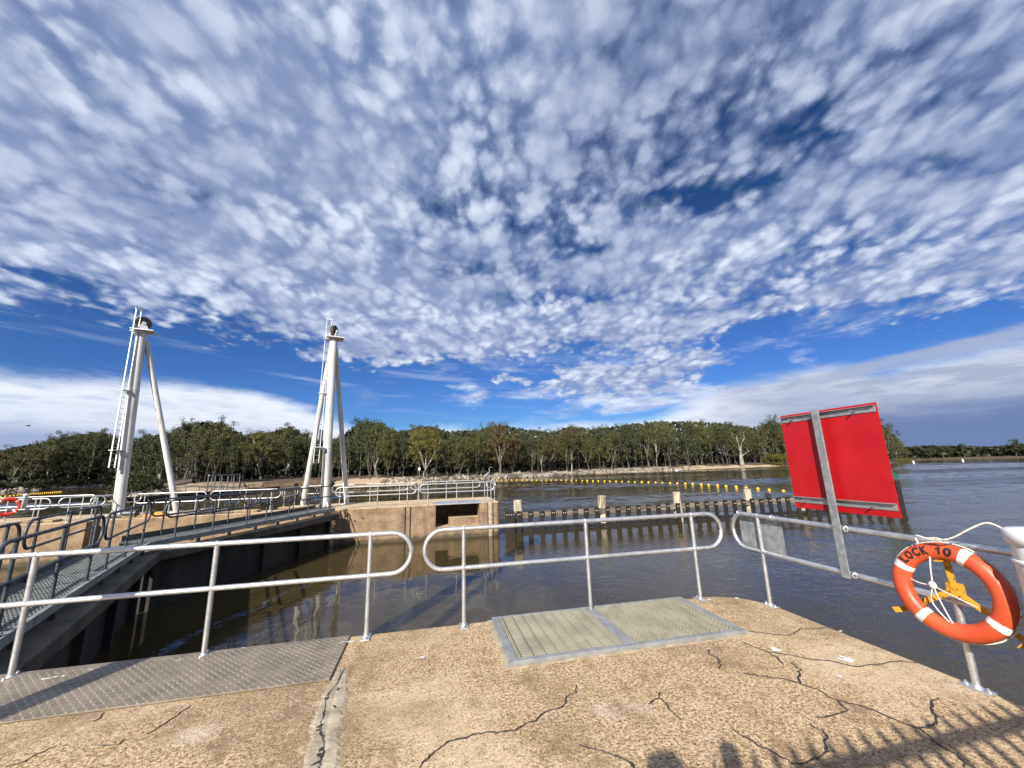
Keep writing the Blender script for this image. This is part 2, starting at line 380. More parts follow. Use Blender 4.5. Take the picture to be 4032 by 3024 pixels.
    c = T.mix(T.m('MULTIPLY', T.ss(big, 0.46, 0.60), 0.50), c, (0.62, 0.48, 0.31))
    c = T.mix(T.m('MULTIPLY', T.ss(T.noise(T.vm('ADD', T.pos, (5, 2, 0)), 0.8, 5, 0.6), 0.47, 0.62), 0.50), c, (0.20, 0.130, 0.070))
    c = T.mix(T.m('MULTIPLY', T.ss(T.sep(pebc)[0], 0.80, 0.90), T.ss(peb, 0.40, 0.22)), c, (0.055, 0.034, 0.018))
    c = T.mix(T.m('MULTIPLY', T.ss(T.sep(pebc)[1], 0.85, 0.92), T.ss(peb, 0.40, 0.22)), c, (0.62, 0.52, 0.38))
    blot = T.noise(T.vm('ADD', T.pos, (1.3, 7, 0)), 10, 5, 0.72)
    c = T.mix(T.m('MULTIPLY', T.ss(blot, 0.52, 0.64), 0.42), c, (0.16, 0.098, 0.048))
    c = T.mix(T.m('MULTIPLY', T.ss(blot, 0.44, 0.34), 0.45), c, (0.66, 0.535, 0.36))
    pit = T.voro(T.vm('ADD', T.pos, T.vm('SCALE', T.noise(T.pos, 30, 2, out=1), 0.03)), 22); pitc = T.sep(T.voro(T.vm('ADD', T.pos, T.vm('SCALE', T.noise(T.pos, 30, 2, out=1), 0.03)), 22, out='Color'))[2]
    c = T.mix(T.m('MULTIPLY', T.ss(pit, 0.36, 0.20), T.ss(pitc, 0.80, 0.88)), c, (0.05, 0.03, 0.016))
    wash = T.noise(T.pos, 1.1, 3, 0.6)
    c = T.mix(T.m('MULTIPLY', T.ss(wash, 0.60, 0.72), 0.30), c, (0.60, 0.55, 0.46))
    T.put(T.b.inputs['Base Color'], c)
    hgt = T.m('ADD', T.m('MULTIPLY', g, 1.0), T.m('MULTIPLY', T.ss(peb, 0.5, 0.1), 0.25))
    bump(T, T.m('ADD', hgt, T.m('MULTIPLY', mid, 0.8)), 0.6, 0.009); M['deck'] = T.mat
    # far concrete
    T = mat('stained_far_concrete', 0.85)
    big = T.noise(T.pos, 0.5, 4, 0.6); mid = T.noise(T.pos, 2.2, 6, 0.66); fine = T.noise(T.pos, 16, 4, 0.7)
    vs_ = T.noise(T.vm('MULTIPLY', T.pos, (2.4, 2.4, 0.25)), 1.0, 5, 0.6)
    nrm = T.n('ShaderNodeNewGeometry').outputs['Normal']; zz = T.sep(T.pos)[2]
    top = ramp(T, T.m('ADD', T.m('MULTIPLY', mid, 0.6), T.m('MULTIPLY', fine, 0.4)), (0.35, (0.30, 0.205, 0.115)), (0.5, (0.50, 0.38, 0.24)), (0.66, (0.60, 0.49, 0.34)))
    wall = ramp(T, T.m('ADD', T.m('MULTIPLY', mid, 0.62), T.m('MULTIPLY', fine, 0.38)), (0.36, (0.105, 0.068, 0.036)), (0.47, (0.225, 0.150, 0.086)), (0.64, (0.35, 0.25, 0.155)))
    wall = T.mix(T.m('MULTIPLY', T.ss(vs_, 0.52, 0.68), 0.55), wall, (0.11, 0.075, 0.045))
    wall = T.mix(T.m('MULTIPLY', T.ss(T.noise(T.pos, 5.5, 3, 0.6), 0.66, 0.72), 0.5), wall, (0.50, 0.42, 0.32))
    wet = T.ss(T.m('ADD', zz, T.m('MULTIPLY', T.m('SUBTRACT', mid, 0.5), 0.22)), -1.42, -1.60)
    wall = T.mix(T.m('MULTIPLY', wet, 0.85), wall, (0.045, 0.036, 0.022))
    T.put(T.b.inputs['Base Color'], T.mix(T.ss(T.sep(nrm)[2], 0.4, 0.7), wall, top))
    bump(T, T.m('ADD', mid, T.m('MULTIPLY', fine, 0.4)), 0.5, 0.03); M['far_concrete'] = T.mat
    M['mortar'] = noisy('grey_mortar', (0.25, 0.205, 0.145), (0.45, 0.385, 0.285), 7, 0.85, 0, 0.9, 0.015, 0.3, 0.7, 5)
    M['sealant'] = noisy('dark_crack_sealant', (0.018, 0.017, 0.018), (0.05, 0.045, 0.045), 40, 0.6)
    M['stain'] = noisy('pale_droppings', (0.55, 0.53, 0.48), (0.75, 0.73, 0.68), 40, 0.8)
    M['checker'] = noisy('dusty_checker_plate', (0.15, 0.122, 0.088), (0.255, 0.212, 0.158), 4.0, 0.5, 0.12, 0, 0, 0.32, 0.68, 6)
    M['tread'] = noisy('worn_tread_steel', (0.255, 0.215, 0.16), (0.41, 0.355, 0.275), 3.0, 0.42, 0.25, 0, 0, 0.32, 0.68, 6)
    # grating infill
    T = mat('dusty_mesh_under_grating', 0.85)
    n = T.noise(T.vm('MULTIPLY', T.pos, (14, 30, 3)), 1.0, 5, 0.65); b_ = T.noise(T.pos, 2.4, 3, 0.6)
    c = T.mix(T.ss(n, 0.35, 0.65), (0.05, 0.046, 0.028), (0.12, 0.108, 0.066)); c = T.mix(T.m('MULTIPLY', T.ss(b_, 0.55, 0.7), 0.45), c, (0.16, 0.18, 0.14))
    T.put(T.b.inputs['Base Color'], c); M['infill'] = T.mat
    # timber
    M['timber_dark'] = noisy('black_wet_timber', (0.006, 0.0055, 0.005), (0.024, 0.020, 0.016), 5, 0.65, 0, 0.4, 0.01, 0.35, 0.7, 5, (3, 3, 0.6))
    M['timber_rail'] = noisy('grey_brown_timber', (0.085, 0.062, 0.042), (0.24, 0.19, 0.14), 2.0, 0.8, 0, 0.4, 0.01, 0.35, 0.68, 6, (0.5, 3, 3))
    M['timber_pile'] = noisy('weathered_pale_pile', (0.11, 0.085, 0.055), (0.50, 0.44, 0.34), 3.0, 0.85, 0, 0.5, 0.02, 0.36, 0.60, 6, (3, 3, 0.35))
    M['wharf'] = noisy('brown_wharf_timber', (0.055, 0.038, 0.024), (0.15, 0.10, 0.062), 0.9, 0.85, 0, 0.4, 0.05, 0.3, 0.7, 5, (1, 1, 2))
    M['shed'] = noisy('dark_green_sheet_metal', (0.012, 0.030, 0.020), (0.022, 0.045, 0.032), 1.5, 0.5)
    M['shed_roof'] = mat('pale_sheet_roof', 0.5, 0.2, (0.42, 0.46, 0.44)).mat
    M['rock'] = noisy('grey_and_tan_rock', (0.085, 0.075, 0.062), (0.33, 0.285, 0.23), 0.45, 0.9, 0, 0.5, 0.1, 0.38, 0.66, 3)
    M['white_car'] = mat('white_car_paint', 0.25, 0, (0.8, 0.8, 0.8)).mat
    M['glass_dark'] = mat('dark_glass', 0.08, 0, (0.01, 0.012, 0.015)).mat
    M['rubber'] = mat('black_rubber', 0.8, 0, (0.015, 0.015, 0.015)).mat
    M['heron'] = noisy('grey_plumage', (0.10, 0.105, 0.11), (0.28, 0.28, 0.275), 8, 0.8)
    M['bird_dark'] = mat('dark_plumage', 0.7, 0, (0.02, 0.018, 0.017)).mat
    # land
    T = mat('river_bank_soil', 0.95)
    at = T.n('ShaderNodeAttribute', attribute_name='sand').outputs['Fac']
    n = T.noise(T.pos, 0.35, 6, 0.65); n2 = T.noise(T.pos, 2.2, 4, 0.7)
    sand = T.mix(T.ss(n2, 0.35, 0.65), (0.32, 0.235, 0.15), (0.50, 0.39, 0.265)); soil = T.mix(T.ss(n2, 0.35, 0.65), (0.050, 0.034, 0.020), (0.13, 0.092, 0.058))
    T.put(T.b.inputs['Base Color'], T.mix(T.ss(T.m('ADD', at, T.m('MULTIPLY', T.m('SUBTRACT', n, 0.5), 0.7)), 0.42, 0.58), soil, sand))
    bump(T, n2, 0.6, 0.15); M['land'] = T.mat
    # bark
    T = mat('pale_gum_bark', 0.85)
    n = T.noise(T.vm('MULTIPLY', T.pos, (1.6, 1.6, 0.35)), 1.0, 4, 0.6); n2 = T.noise(T.pos, 0.35, 2)
    c = T.mix(T.ss(n, 0.44, 0.64), (0.10, 0.085, 0.068), (0.44, 0.40, 0.34)); c = T.mix(T.m('MULTIPLY', T.ss(n2, 0.5, 0.62), 0.6), c, (0.16, 0.12, 0.085))
    T.put(T.b.inputs['Base Color'], c); M['bark'] = T.mat
    M['bark_mid'] = noisy('shaded_gum_bark', (0.04, 0.034, 0.027), (0.19, 0.165, 0.135), 1.0, 0.9, 0, 0, 0, 0.42, 0.66, 4, (2, 2, 0.4))  # gum bark of the row trees, shade under the crowns put into its colour
    M['bark_dark'] = noisy('shaded_brown_bark', (0.035, 0.03, 0.024), (0.14, 0.12, 0.095), 1.0, 0.9, 0, 0, 0, 0.35, 0.65, 4, (2, 2, 0.4))  # brown bark, also darkened to carry the shade inside the wood
    M['bark_white'] = noisy('bleached_dead_wood', (0.11, 0.09, 0.07), (0.38, 0.34, 0.285), 0.9, 0.85, 0, 0, 0, 0.35, 0.6, 4, (2, 2, 0.5))
    # leaves
    for nm, a, b in (('leaf_olive', (0.054, 0.058, 0.015), (0.108, 0.104, 0.030)), ('leaf_dark', (0.027, 0.036, 0.012), (0.066, 0.074, 0.026)),
                     ('leaf_bronze', (0.058, 0.039, 0.015), (0.130, 0.088, 0.036)), ('leaf_gold', (0.074, 0.068, 0.012), (0.160, 0.135, 0.028)),
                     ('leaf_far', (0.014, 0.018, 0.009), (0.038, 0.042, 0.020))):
        T = mat(nm, 0.6, 0, None, 0.3)
        g = T.n('ShaderNodeNewGeometry'); oi = T.n('ShaderNodeObjectInfo')
        f = T.m('ADD', T.m('MULTIPLY', g.outputs['Random Per Island'], 0.6), T.m('MULTIPLY', oi.outputs['Random'], 0.4))
        c = T.mix(f, a, b)
        T.put(T.b.inputs['Base Color'], c); M[nm] = T.mat
    # water
    T = mat('murky_river_water', 0.03, 0, None, 0.38)
    T.put(T.b.inputs['Specular Tint'], (1.0, 0.91, 0.76))
    T.put(T.b.inputs['IOR'], 1.333)
    xyz = T.sep(T.pos); X, Y = xyz[0], xyz[1]
    murk = T.noise(T.vm('MULTIPLY', T.pos, (0.05, 0.10, 0)), 1.0, 3, 0.6)
    T.put(T.b.inputs['Base Color'], T.mix(T.ss(murk, 0.35, 0.65), (0.040, 0.030, 0.0125), (0.053, 0.0405, 0.0185)))
    river = T.m('MAXIMUM', T.ss(X, 5.0, 16.0), T.ss(Y, 24.0, 27.0))
    slick = T.ss(T.noise(T.vm('MULTIPLY', T.pos, (0.035, 0.11, 0)), 1.0, 4, 0.6, 0.6), 0.38, 0.58)
    w1 = T.noise(T.vm('MULTIPLY', T.pos, (0.85, 1.1, 0)), 1.0, 4, 0.6, 0.5)
    w2 = T.noise(T.vm('MULTIPLY', T.pos, (3.2, 4.0, 0)), 1.0, 3, 0.6, 0.3)
    w0 = T.noise(T.vm('MULTIPLY', T.pos, (0.8, 0.55, 0)), 1.0, 2, 0.5)
    amp = T.m('MULTIPLY', river, T.m('ADD', 0.25, T.m('MULTIPLY', slick, 0.75)))
    far_ = T.ss(T.vm('LENGTH', T.vm('MULTIPLY', T.pos, (1, 1, 0))), 18, 60, 1.0, 0.22)
    amp = T.m('MULTIPLY', amp, far_)
    h = T.m('MULTIPLY', amp, T.m('ADD', T.m('MULTIPLY', w1, 0.045), T.m('MULTIPLY', w2, 0.018)))
    calm = T.m('ADD', T.m('MULTIPLY', w0, 0.022), T.m('MULTIPLY', w2, 0.0022))
    h = T.m('ADD', h, T.m('ADD', calm, T.m('MULTIPLY', T.ss(X, 1.0, 6.0), T.m('MULTIPLY', w2, 0.010))))
    bump(T, h, 1.0, 1.0); M['water'] = T.mat
mk_mats()
ZW, ZF = -1.68, -0.10                          # water level, far deck level

# ------------------------------------------------------------------ water and land
def sstep(x, a, b_): t = np.clip((x - a) / (b_ - a), 0, 1); return t * t * (3 - 2 * t)
def make_river():
    g = np.random.default_rng(3)
    rad = np.concatenate([np.arange(3.0, 16, .30), np.arange(16, 120, .34), np.arange(120, 215, .50), np.array([216, 225, 250, 300, 400, 700, 1500, 3000, 7000])])
    ang = np.radians(np.linspace(-80, 102, 860))
    rr, aa = np.meshgrid(rad, ang, indexing='ij'); x = rr * np.sin(aa); y = rr * np.cos(aa)
    h = np.zeros_like(x)
    for k in range(30):
        lam = 0.75 * (6.5 / .75) ** g.random(); th = R(70) + g.normal(0, .75); kk = 2 * math.pi / lam
        h += lam * .0043 * np.sin(kk * (x * math.cos(th) + y * math.sin(th)) + g.uniform(0, 6.28) + 1.2 * np.sin(.11 * x + g.uniform(0, 6)) + 1.2 * np.sin(.13 * y + g.uniform(0, 6)))
    s = np.zeros_like(x)
    for k in range(10):
        th = g.normal(0, .5); kk = g.uniform(.05, .26); s += np.sin(kk * (.35 * x * math.cos(th) + 1.1 * y) + .9 * np.sin(.05 * x + g.uniform(0, 6)) + g.uniform(0, 6.28))
    slick = .16 + .84 * sstep(s, -1.8, 2.4)
    amp = np.maximum(sstep(x, 6, 22) * .75, sstep(y, 24.5, 34)) * slick * (1 - sstep(rr, 195, 214))
    z = ZW + h * amp
    nr, na = x.shape; co = np.stack([x.ravel(), y.ravel(), z.ravel()], 1).astype(np.float32); idx = np.arange(nr * na).reshape(nr, na)
    fs = np.stack([idx[:-1, :-1].ravel(), idx[:-1, 1:].ravel(), idx[1:, 1:].ravel(), idx[1:, :-1].ravel()], 1)[:, ::-1].astype(np.int32)
    me = bpy.data.meshes.new('river'); me.vertices.add(len(co)); me.vertices.foreach_set('co', co.ravel())
    n = len(fs); me.loops.add(n * 4); me.loops.foreach_set('vertex_index', fs.ravel()); me.polygons.add(n)
    me.polygons.foreach_set('loop_start', np.arange(0, n * 4, 4, dtype=np.int32)); me.polygons.foreach_set('use_smooth', np.ones(n, bool))
    me.update(calc_edges=True); me.validate(); me.materials.append(M['water'])
    o = bpy.data.objects.new('river', me); COL.objects.link(o)
    return tag(o, 'murky brown river with rippled surface', kind='structure')
river = make_river()
BANK = [(-900, 60), (-400, 96), (-200, 118), (-116, 143), (-113, 196), (-84, 152), (-58, 96), (-45, 68), (-40, 71), (-36.5, 82), (-31.5, 101), (-24, 103), (-17, 102.5), (-7, 93.5), (7, 97),
        (28, 108), (50, 122), (86, 133), (125, 141), (165, 141), (196, 134), (207, 138), (212, 152), (245, 195), (300, 170), (350, 95), (420, 20), (900, -200)]
BP = np.array(BANK, float)
def bank_sd(x, y):
    """distance inland from the water's edge (negative over the river)"""
    x = np.atleast_1d(np.asarray(x, float)); y = np.atleast_1d(np.asarray(y, float))
    d = np.full(x.shape, 1e9)
    for i in range(len(BP) - 1):
        a, b = BP[i], BP[i + 1]; ab = b - a; L2 = ab @ ab
        t = np.clip(((x - a[0]) * ab[0] + (y - a[1]) * ab[1]) / L2, 0, 1)
        d = np.minimum(d, np.hypot(x - a[0] - t * ab[0], y - a[1] - t * ab[1]))
    poly = np.vstack([BP, [(3000, -200), (3000, 6000), (-3000, 6000), (-3000, 60)]])
    ins = np.zeros(x.shape, bool); j = len(poly) - 1
    for i in range(len(poly)):
        xi, yi = poly[i]; xj, yj = poly[j]
        c = ((yi > y) != (yj > y)) & (x < (xj - xi) * (y - yi) / (yj - yi + 1e-12) + xi)
        ins ^= c; j = i
    return np.where(ins, d, -d)
def land_z(x, y):
    d = bank_sd(x, y)
    wob = 0.35 * np.sin(np.asarray(x) * 0.31 + np.asarray(y) * 0.17) + 0.25 * np.sin(np.asarray(x) * 0.83 - np.asarray(y) * 0.41)
    z = np.where(d < 0, ZW + np.maximum(d * 0.35, -2.5), ZW + 1.25 * (1 - np.exp(-np.maximum(d, 0) / 4.0)) + np.minimum(np.maximum(d, 0), 45) * 0.030 + 5.0 * sstep(d, 48, 85))
    return z + np.where(d > 0, np.minimum(d / 6, 1) * wob * 0.5, 0)
def make_land():
    rad = np.concatenate([np.linspace(48, 120, 80), np.linspace(121, 330, 130), np.array([350, 400, 500, 700, 1100, 2000, 4500])])
    ang = np.radians(np.linspace(-86, 100, 420))
    rr, aa = np.meshgrid(rad, ang, indexing='ij')
    x = rr * np.sin(aa); y = rr * np.cos(aa); d = bank_sd(x.ravel(), y.ravel()).reshape(x.shape)
    z = land_z(x.ravel(), y.ravel()).reshape(x.shape)
    vs = np.stack([x.ravel(), y.ravel(), z.ravel()], 1); nr, na = x.shape
    idx = np.arange(nr * na).reshape(nr, na)
    fs = np.stack([idx[:-1, :-1].ravel(), idx[1:, :-1].ravel(), idx[1:, 1:].ravel(), idx[:-1, 1:].ravel()], 1)
    keep = d.ravel()[fs].max(1) > -8
    fs = fs[keep]
    b = MB(); b.v = vs.tolist(); b.f = fs.tolist(); b.sm = [True] * len(fs)
    o = tag(b.build('ground', M['land']), 'sandy river bank with leaf litter under the trees', kind='structure')
    # sand: beaches at the bend and along the right-hand bank, bare soil elsewhere
    xs, ys, ds = x.ravel(), y.ravel(), d.ravel()
    s = np.zeros(xs.shape)
    def blob(cx, cy, r, dmax, a):
        return a * np.clip(1.4 - np.hypot(xs - cx, ys - cy) / r, 0, 1) * (ds < dmax)
    s = np.maximum(s, blob(-13, 98, 15, 7, 0.95)); s = np.maximum(s, blob(-40, 84, 22, 14, 0.85)); s = np.maximum(s, blob(-62, 110, 26, 12, 0.85))
    s = np.maximum(s, blob(86, 134, 40, 7, 0.95)); s = np.maximum(s, blob(125, 141, 24, 4, 0.85)); s = np.maximum(s, blob(40, 116, 26, 3, 0.45)); s = np.maximum(s, blob(165, 141, 14, 4, 0.7))
    at = o.data.attributes.new('sand', 'FLOAT', 'POINT'); at.data.foreach_set('value', s.astype(np.float32))
make_land()
b = MB(); b.prism([(-60, -60), (60, -60), (60, -9), (-60, -9)], -3.0, -0.12)
tag(b.build('island_ground', M['land']), 'bare ground of the lock island behind the pier', kind='structure')

# ------------------------------------------------------------------ the two lock piers
def arc(cx, cy, r, a0, a1, n=7): return [(cx + r * math.cos(R(a0 + (a1 - a0) * i / (n - 1))), cy + r * math.sin(R(a0 + (a1 - a0) * i / (n - 1)))) for i in range(n)]
near_pier = thing('lock_pier', 'cracked tan concrete pier deck in the foreground', 'concrete pier', (0, 0, 0))
out = [(3.93, -9.0)] + arc(3.33, 4.06, 0.60, 0, 90, 9) + [(-4.75, 4.66), (-4.75, 3.55), (-13.6, 3.55), (-13.6, 4.66), (-40, 4.66), (-40, -9.0)]
b = MB(); b.prism(out, -4.0, 0.0, 0.045); b.build('deck', M['deck'], near_pier)
def crack_pts():
    k8 = lambda L: [(1800 + x / 1.7015, 2300 + y / 1.7015) for x, y in L]
    k2 = lambda L: [(2600 + x / 1.5447, 2300 + y / 1.5447) for x, y in L]
    k1 = lambda L: [(x / 1.3825, 2400 + y / 1.3825) for x, y in L]
    return [(k8([(800, 680), (795, 730), (740, 750), (725, 800), (700, 825), (600, 855), (550, 890), (525, 915), (420, 955), (390, 980), (290, 995), (110, 1005), (60, 1030), (0, 1037), (-90, 1075), (-200, 1170), (-262, 1240)]), .013),
            (k8([(820, 1075), (880, 1100), (960, 1115), (1030, 1145), (1100, 1165), (1170, 1200), (1190, 1245)]), .014),
            (k8([(1360, 725), (1345, 760), (1300, 790), (1285, 808)]), .012), (k8([(1350, 765), (1400, 800), (1430, 850), (1500, 910)]), .011),
            (k2([(440, 885), (480, 915), (540, 945), (600, 985), (700, 1030), (780, 1075), (800, 1090)]), .012),
            (k2([(505, 545), (600, 560), (750, 578), (845, 605), (960, 645), (1040, 690), (1080, 710), (1200, 735), (1300, 770), (1400, 810), (1500, 860), (1580, 885), (1640, 935), (1720, 995), (1800, 1040), (1850, 1090), (1855, 1125)]), .012),
            (k2([(800, 480), (850, 520), (835, 580), (850, 605)]), .016), (k2([(1080, 710), (1110, 745), (1140, 770), (1050, 800), (955, 815)]), .014),
            (k2([(500, 355), (560, 380), (640, 410), (720, 425), (800, 435), (920, 460), (1020, 465), (1100, 485), (1190, 502), (1320, 490), (1440, 468), (1540, 478), (1690, 490)]), .011),
            (k2([(640, 410), (700, 440), (720, 465), (750, 488)]), .015), (k2([(1690, 695), (1650, 705), (1645, 760), (1680, 805), (1665, 855), (1620, 870), (1580, 885)]), .016),
            (k2([(915, 850), (930, 870), (985, 890), (1015, 920), (1000, 960), (1015, 1020), (960, 1060), (900, 1085), (790, 1100)]), .013),
            (k2([(525, 290), (600, 295), (700, 308), (795, 312), (850, 275), (960, 270), (1050, 265)]), .008),
            (k2([(290, 395), (300, 425), (340, 450), (365, 475), (360, 520)]), .014),
            (k1([(1040, 525), (980, 565), (930, 600), (870, 640), (800, 680)]), .007), (k1([(300, 750), (200, 790), (130, 830), (30, 860)]), .007),
            (k1([(560, 565), (540, 595), (505, 615)]), .007), (k1([(690, 705), (640, 738), (540, 740)]), .007)]
for pts, wd in crack_pts():
    b = MB()
    q = [gp(x, y) for x, y in pts]; P = []
    for a, c in zip(q[:-1], q[1:]):
        nn = max(2, int((c - a).length / 0.022))
        for i in range(nn): P.append(a.lerp(c, i / nn))
    P.append(q[-1]); vs = []; L = len(P)
    for i, p in enumerate(P):
        t = (P[min(i + 1, L - 1)] - P[max(i - 1, 0)]); t.z = 0; t.normalize(); n_ = Vector((-t.y, t.x, 0))
        p = p + n_ * rng.gauss(0, 0.0045); hw = wd * 0.5 * rng.uniform(0.55, 1.45) * (0.45 if i in (0, L - 1) else 1)
        vs += [p + n_ * hw + Vector((0, 0, .002)), p + Vector((0, 0, .0065)), p - n_ * hw + Vector((0, 0, .002))]
    fs = []
    for i in range(L - 1): fs += [(3 * i, 3 * i + 3, 3 * i + 4, 3 * i + 1), (3 * i + 1, 3 * i + 4, 3 * i + 5, 3 * i + 2)]
    b.add(vs, fs)
    b.build('crack_sealant', M['sealant'], near_pier)
# mortar patched joint
k1 = lambda x, y: gp(x / 1.3825, 2400 + y / 1.3825)
le = [(1845, 318), (1815, 365), (1790, 410), (1752, 470), (1722, 550), (1692, 620), (1690, 700), (1662, 760), (1652, 863), (1640, 950)]
ri = [(1872, 318), (1890, 345), (1898, 420), (1888, 500), (1870, 600), (1852, 680), (1858, 760), (1850, 863), (1850, 950)]
def resample(L, n):
    L = [k1(*p) for p in L]; d = [0]
    for a, c in zip(L[:-1], L[1:]): d.append(d[-1] + (c - a).length)
    o = []
    for i in range(n):
        s_ = d[-1] * i / (n - 1); j = max(k for k in range(len(d)) if d[k] <= s_ + 1e-9); j = min(j, len(L) - 2)
        o.append(L[j].lerp(L[j + 1], (s_ - d[j]) / (d[j + 1] - d[j])))
    return o
A, B = resample(le, 60), resample(ri, 60); vs = []; fs = []; nc = 9
for i in range(60):
    for k in range(nc):
        p = A[i].lerp(B[i], k / (nc - 1)); e_ = (k in (0, nc - 1)) or i == 0
        if e_: p = p + Vector((rng.gauss(0, .009), rng.gauss(0, .009), 0))
        vs.append(p + Vector((0, 0, 0.001 if e_ else 0.006 + rng.uniform(0, .0016) - (0.0045 if 0.40 < k / (nc - 1) < 0.6 else 0))))
for i in range(59):
    for k in range(nc - 1): fs.append((i * nc + k, i * nc + k + 1, (i + 1) * nc + k + 1, (i + 1) * nc + k))
b = MB(); b.add(vs, fs); b.build('mortar_joint', M['mortar'], near_pier)
b = MB()
def flat_blob(b, c, rx, ry, z, rot=0, n=14, jag=0.25):
    vs = [(c[0], c[1], z + .0008)]; ph = rng.uniform(0, 6)
    for i in range(n):
        a = 2 * math.pi * i / n; q = 1 + jag * (rng.random() - .5) * 2
        x, y = rx * q * math.cos(a), ry * q * math.sin(a); vs.append((c[0] + x * math.cos(rot) - y * math.sin(rot), c[1] + x * math.sin(rot) + y * math.cos(rot), z))
    b.add(vs, [(0, i + 1, (i + 1) % n + 1) for i in range(n)])
for x, y in ((1840 / 1.3825, 2400 + 440 / 1.3825), (1780 / 1.3825, 2400 + 490 / 1.3825), (1822 / 1.3825, 2400 + 535 / 1.3825), (1745 / 1.3825, 2400 + 640 / 1.3825), (1735 / 1.3825, 2400 + 664 / 1.3825), (1740 / 1.3825, 2400 + 800 / 1.3825), (1720 / 1.3825, 2400 + 845 / 1.3825), (1742 / 1.3825, 2400 + 770 / 1.3825)):
    b = MB(); p = gp(x, y); flat_blob(b, p, rng.uniform(.012, .028), rng.uniform(.008, .016), 0.0088, rng.uniform(0, 3), 9, 0.5)
    b.build('joint_gap', M['sealant'], near_pier)
for x, y, rr in ((3053, 2560, .07), (3330, 2600, .08), (3310, 2668, .035), (2790, 2556, .02), (3310, 2487, .03), (2900, 2357, .05), (2790, 2363, .03), (1660, 2590, .04), (1700, 2486, .022), (1600, 2500, .02), (1750, 2476, .03), (2100, 2580, .015), (1380, 2530, .05)):
    b = MB(); p = gp(x, y)
    for k in range(4): flat_blob(b, (p.x + rng.gauss(0, rr * .25), p.y + rng.gauss(0, rr * .15)), rr * rng.uniform(.3, .6), rr * rng.uniform(.2, .4), 0.0035 + k * .0009, rng.uniform(0, 3), 13, 0.45)
    b.build('dropping_stain', M['stain'], near_pier)
b = MB(); seam = [(1868, 330), (1840, 400), (1800, 450), (1778, 490), (1765, 560), (1748, 620), (1745, 680), (1762, 740), (1755, 800), (1738, 863), (1725, 950)]
q = [k1(*p) for p in seam]; P = []
for a_, c_ in zip(q[:-1], q[1:]):
    for i in range(8): P.append(a_.lerp(c_, i / 8) + Vector((rng.gauss(0, .004), rng.gauss(0, .004), 0)))
vs = []
for i, p in enumerate(P):
    hw = .0025 + .010 * max(0, math.sin(i * .42) - .25) * rng.uniform(.4, 1); vs += [p + Vector((-hw, 0, .0086)), p + Vector((hw, 0, .0086))]
b.add(vs, [(2 * i, 2 * i + 1, 2 * i + 3, 2 * i + 2) for i in range(len(P) - 1)]); b.build('joint_seam', M['sealant'], near_pier)
# raised concrete margin round the floor grating
b = MB()
GX0, GX1, GY0, GY1 = 0.70, 3.03, 3.60, 4.63
b.box(((GX0 + GX1) / 2, GY0 - .018, .001), (GX1 - GX0 + .10, .036, .012)); b.box((GX0 - .025, (GY0 + GY1) / 2, .0012), (.05, GY1 - GY0 - .002, .012)); b.box((GX1 + .025, (GY0 + GY1 - .15) / 2, .0012), (.05, GY1 - GY0 - .152, .012))
b.build('grating_margin', M['mortar'], near_pier)

far_pier = thing('lock_pier', 'tan concrete pier across the lock, with a square niche and stained wall', 'concrete pier', (0, 0, 0))
# plan of the block: gate recess in the middle, niche cut into the right-hand wall
b = MB()
NX0, NX1, NZ0, ND = 0.36, 2.50, -1.15, 1.9
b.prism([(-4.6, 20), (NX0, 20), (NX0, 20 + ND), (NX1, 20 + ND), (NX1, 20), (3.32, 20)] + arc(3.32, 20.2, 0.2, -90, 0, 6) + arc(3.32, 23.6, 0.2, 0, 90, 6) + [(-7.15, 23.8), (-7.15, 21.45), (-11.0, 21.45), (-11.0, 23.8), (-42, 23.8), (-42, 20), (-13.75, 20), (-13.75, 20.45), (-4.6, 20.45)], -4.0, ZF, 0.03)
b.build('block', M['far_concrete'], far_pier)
b = MB(); b.box(((NX0 + NX1) / 2, 20 + ND / 2, (NZ0 - 4) / 2), (NX1 - NX0, ND, NZ0 + 4)); b.box(((NX0 + NX1) / 2 + .32, 21.0, NZ0 + .18), (NX1 - NX0 - .66, 1.4, .36)); b.build('niche_floor', M['far_concrete'], far_pier)
b = MB(); b.box(((NX0 + NX1) / 2, 20.47, ZF + .012), (NX1 - NX0 + .12, 1.02, .05)); b.box(((NX0 + NX1) / 2, 21.45, ZF - .02), (NX1 - NX0 - .01, .95, .05)); b.build('niche_cover', M['galv_far'], far_pier)
b = MB(); b.box((3.02, 19.985, -.95), (.16, .03, 1.66))
b.build('depth_gauge', M['mortar'], far_pier)
b = MB(); b.box((3.16, 19.98, -.95), (.03, .05, 1.7)); b.box((2.90, 19.98, -.95), (.025, .05, 1.7)); b.build('gauge_channel', M['rust'], far_pier)
for x in (-1.08, -0.84):
    b = MB(); b.cyl((x, 19.965, ZF - .02), (x, 19.965, ZW - .3), .022, 8); b.build('wall_pipe', M['rust'], far_pier)
for x, z in ((-3.35, -.62), (-3.0, -.52)):
    b = MB(); b.cyl((x, 19.93, z), (x, 20.02, z), .035, 10); b.build('drain_pipe', M['rust'], far_pier)
for q in ((-15.9, 20.6), (-12.3, 20.9), (-8.4, 20.85), (-6.4, 21.6)):
    b = MB(); b.box((q[0], q[1], ZF + .05), (1.4, .5, .1), rng.uniform(-.05, .05), bev=.02)
    b.build('machine_plinth', M['far_concrete'], far_pier)
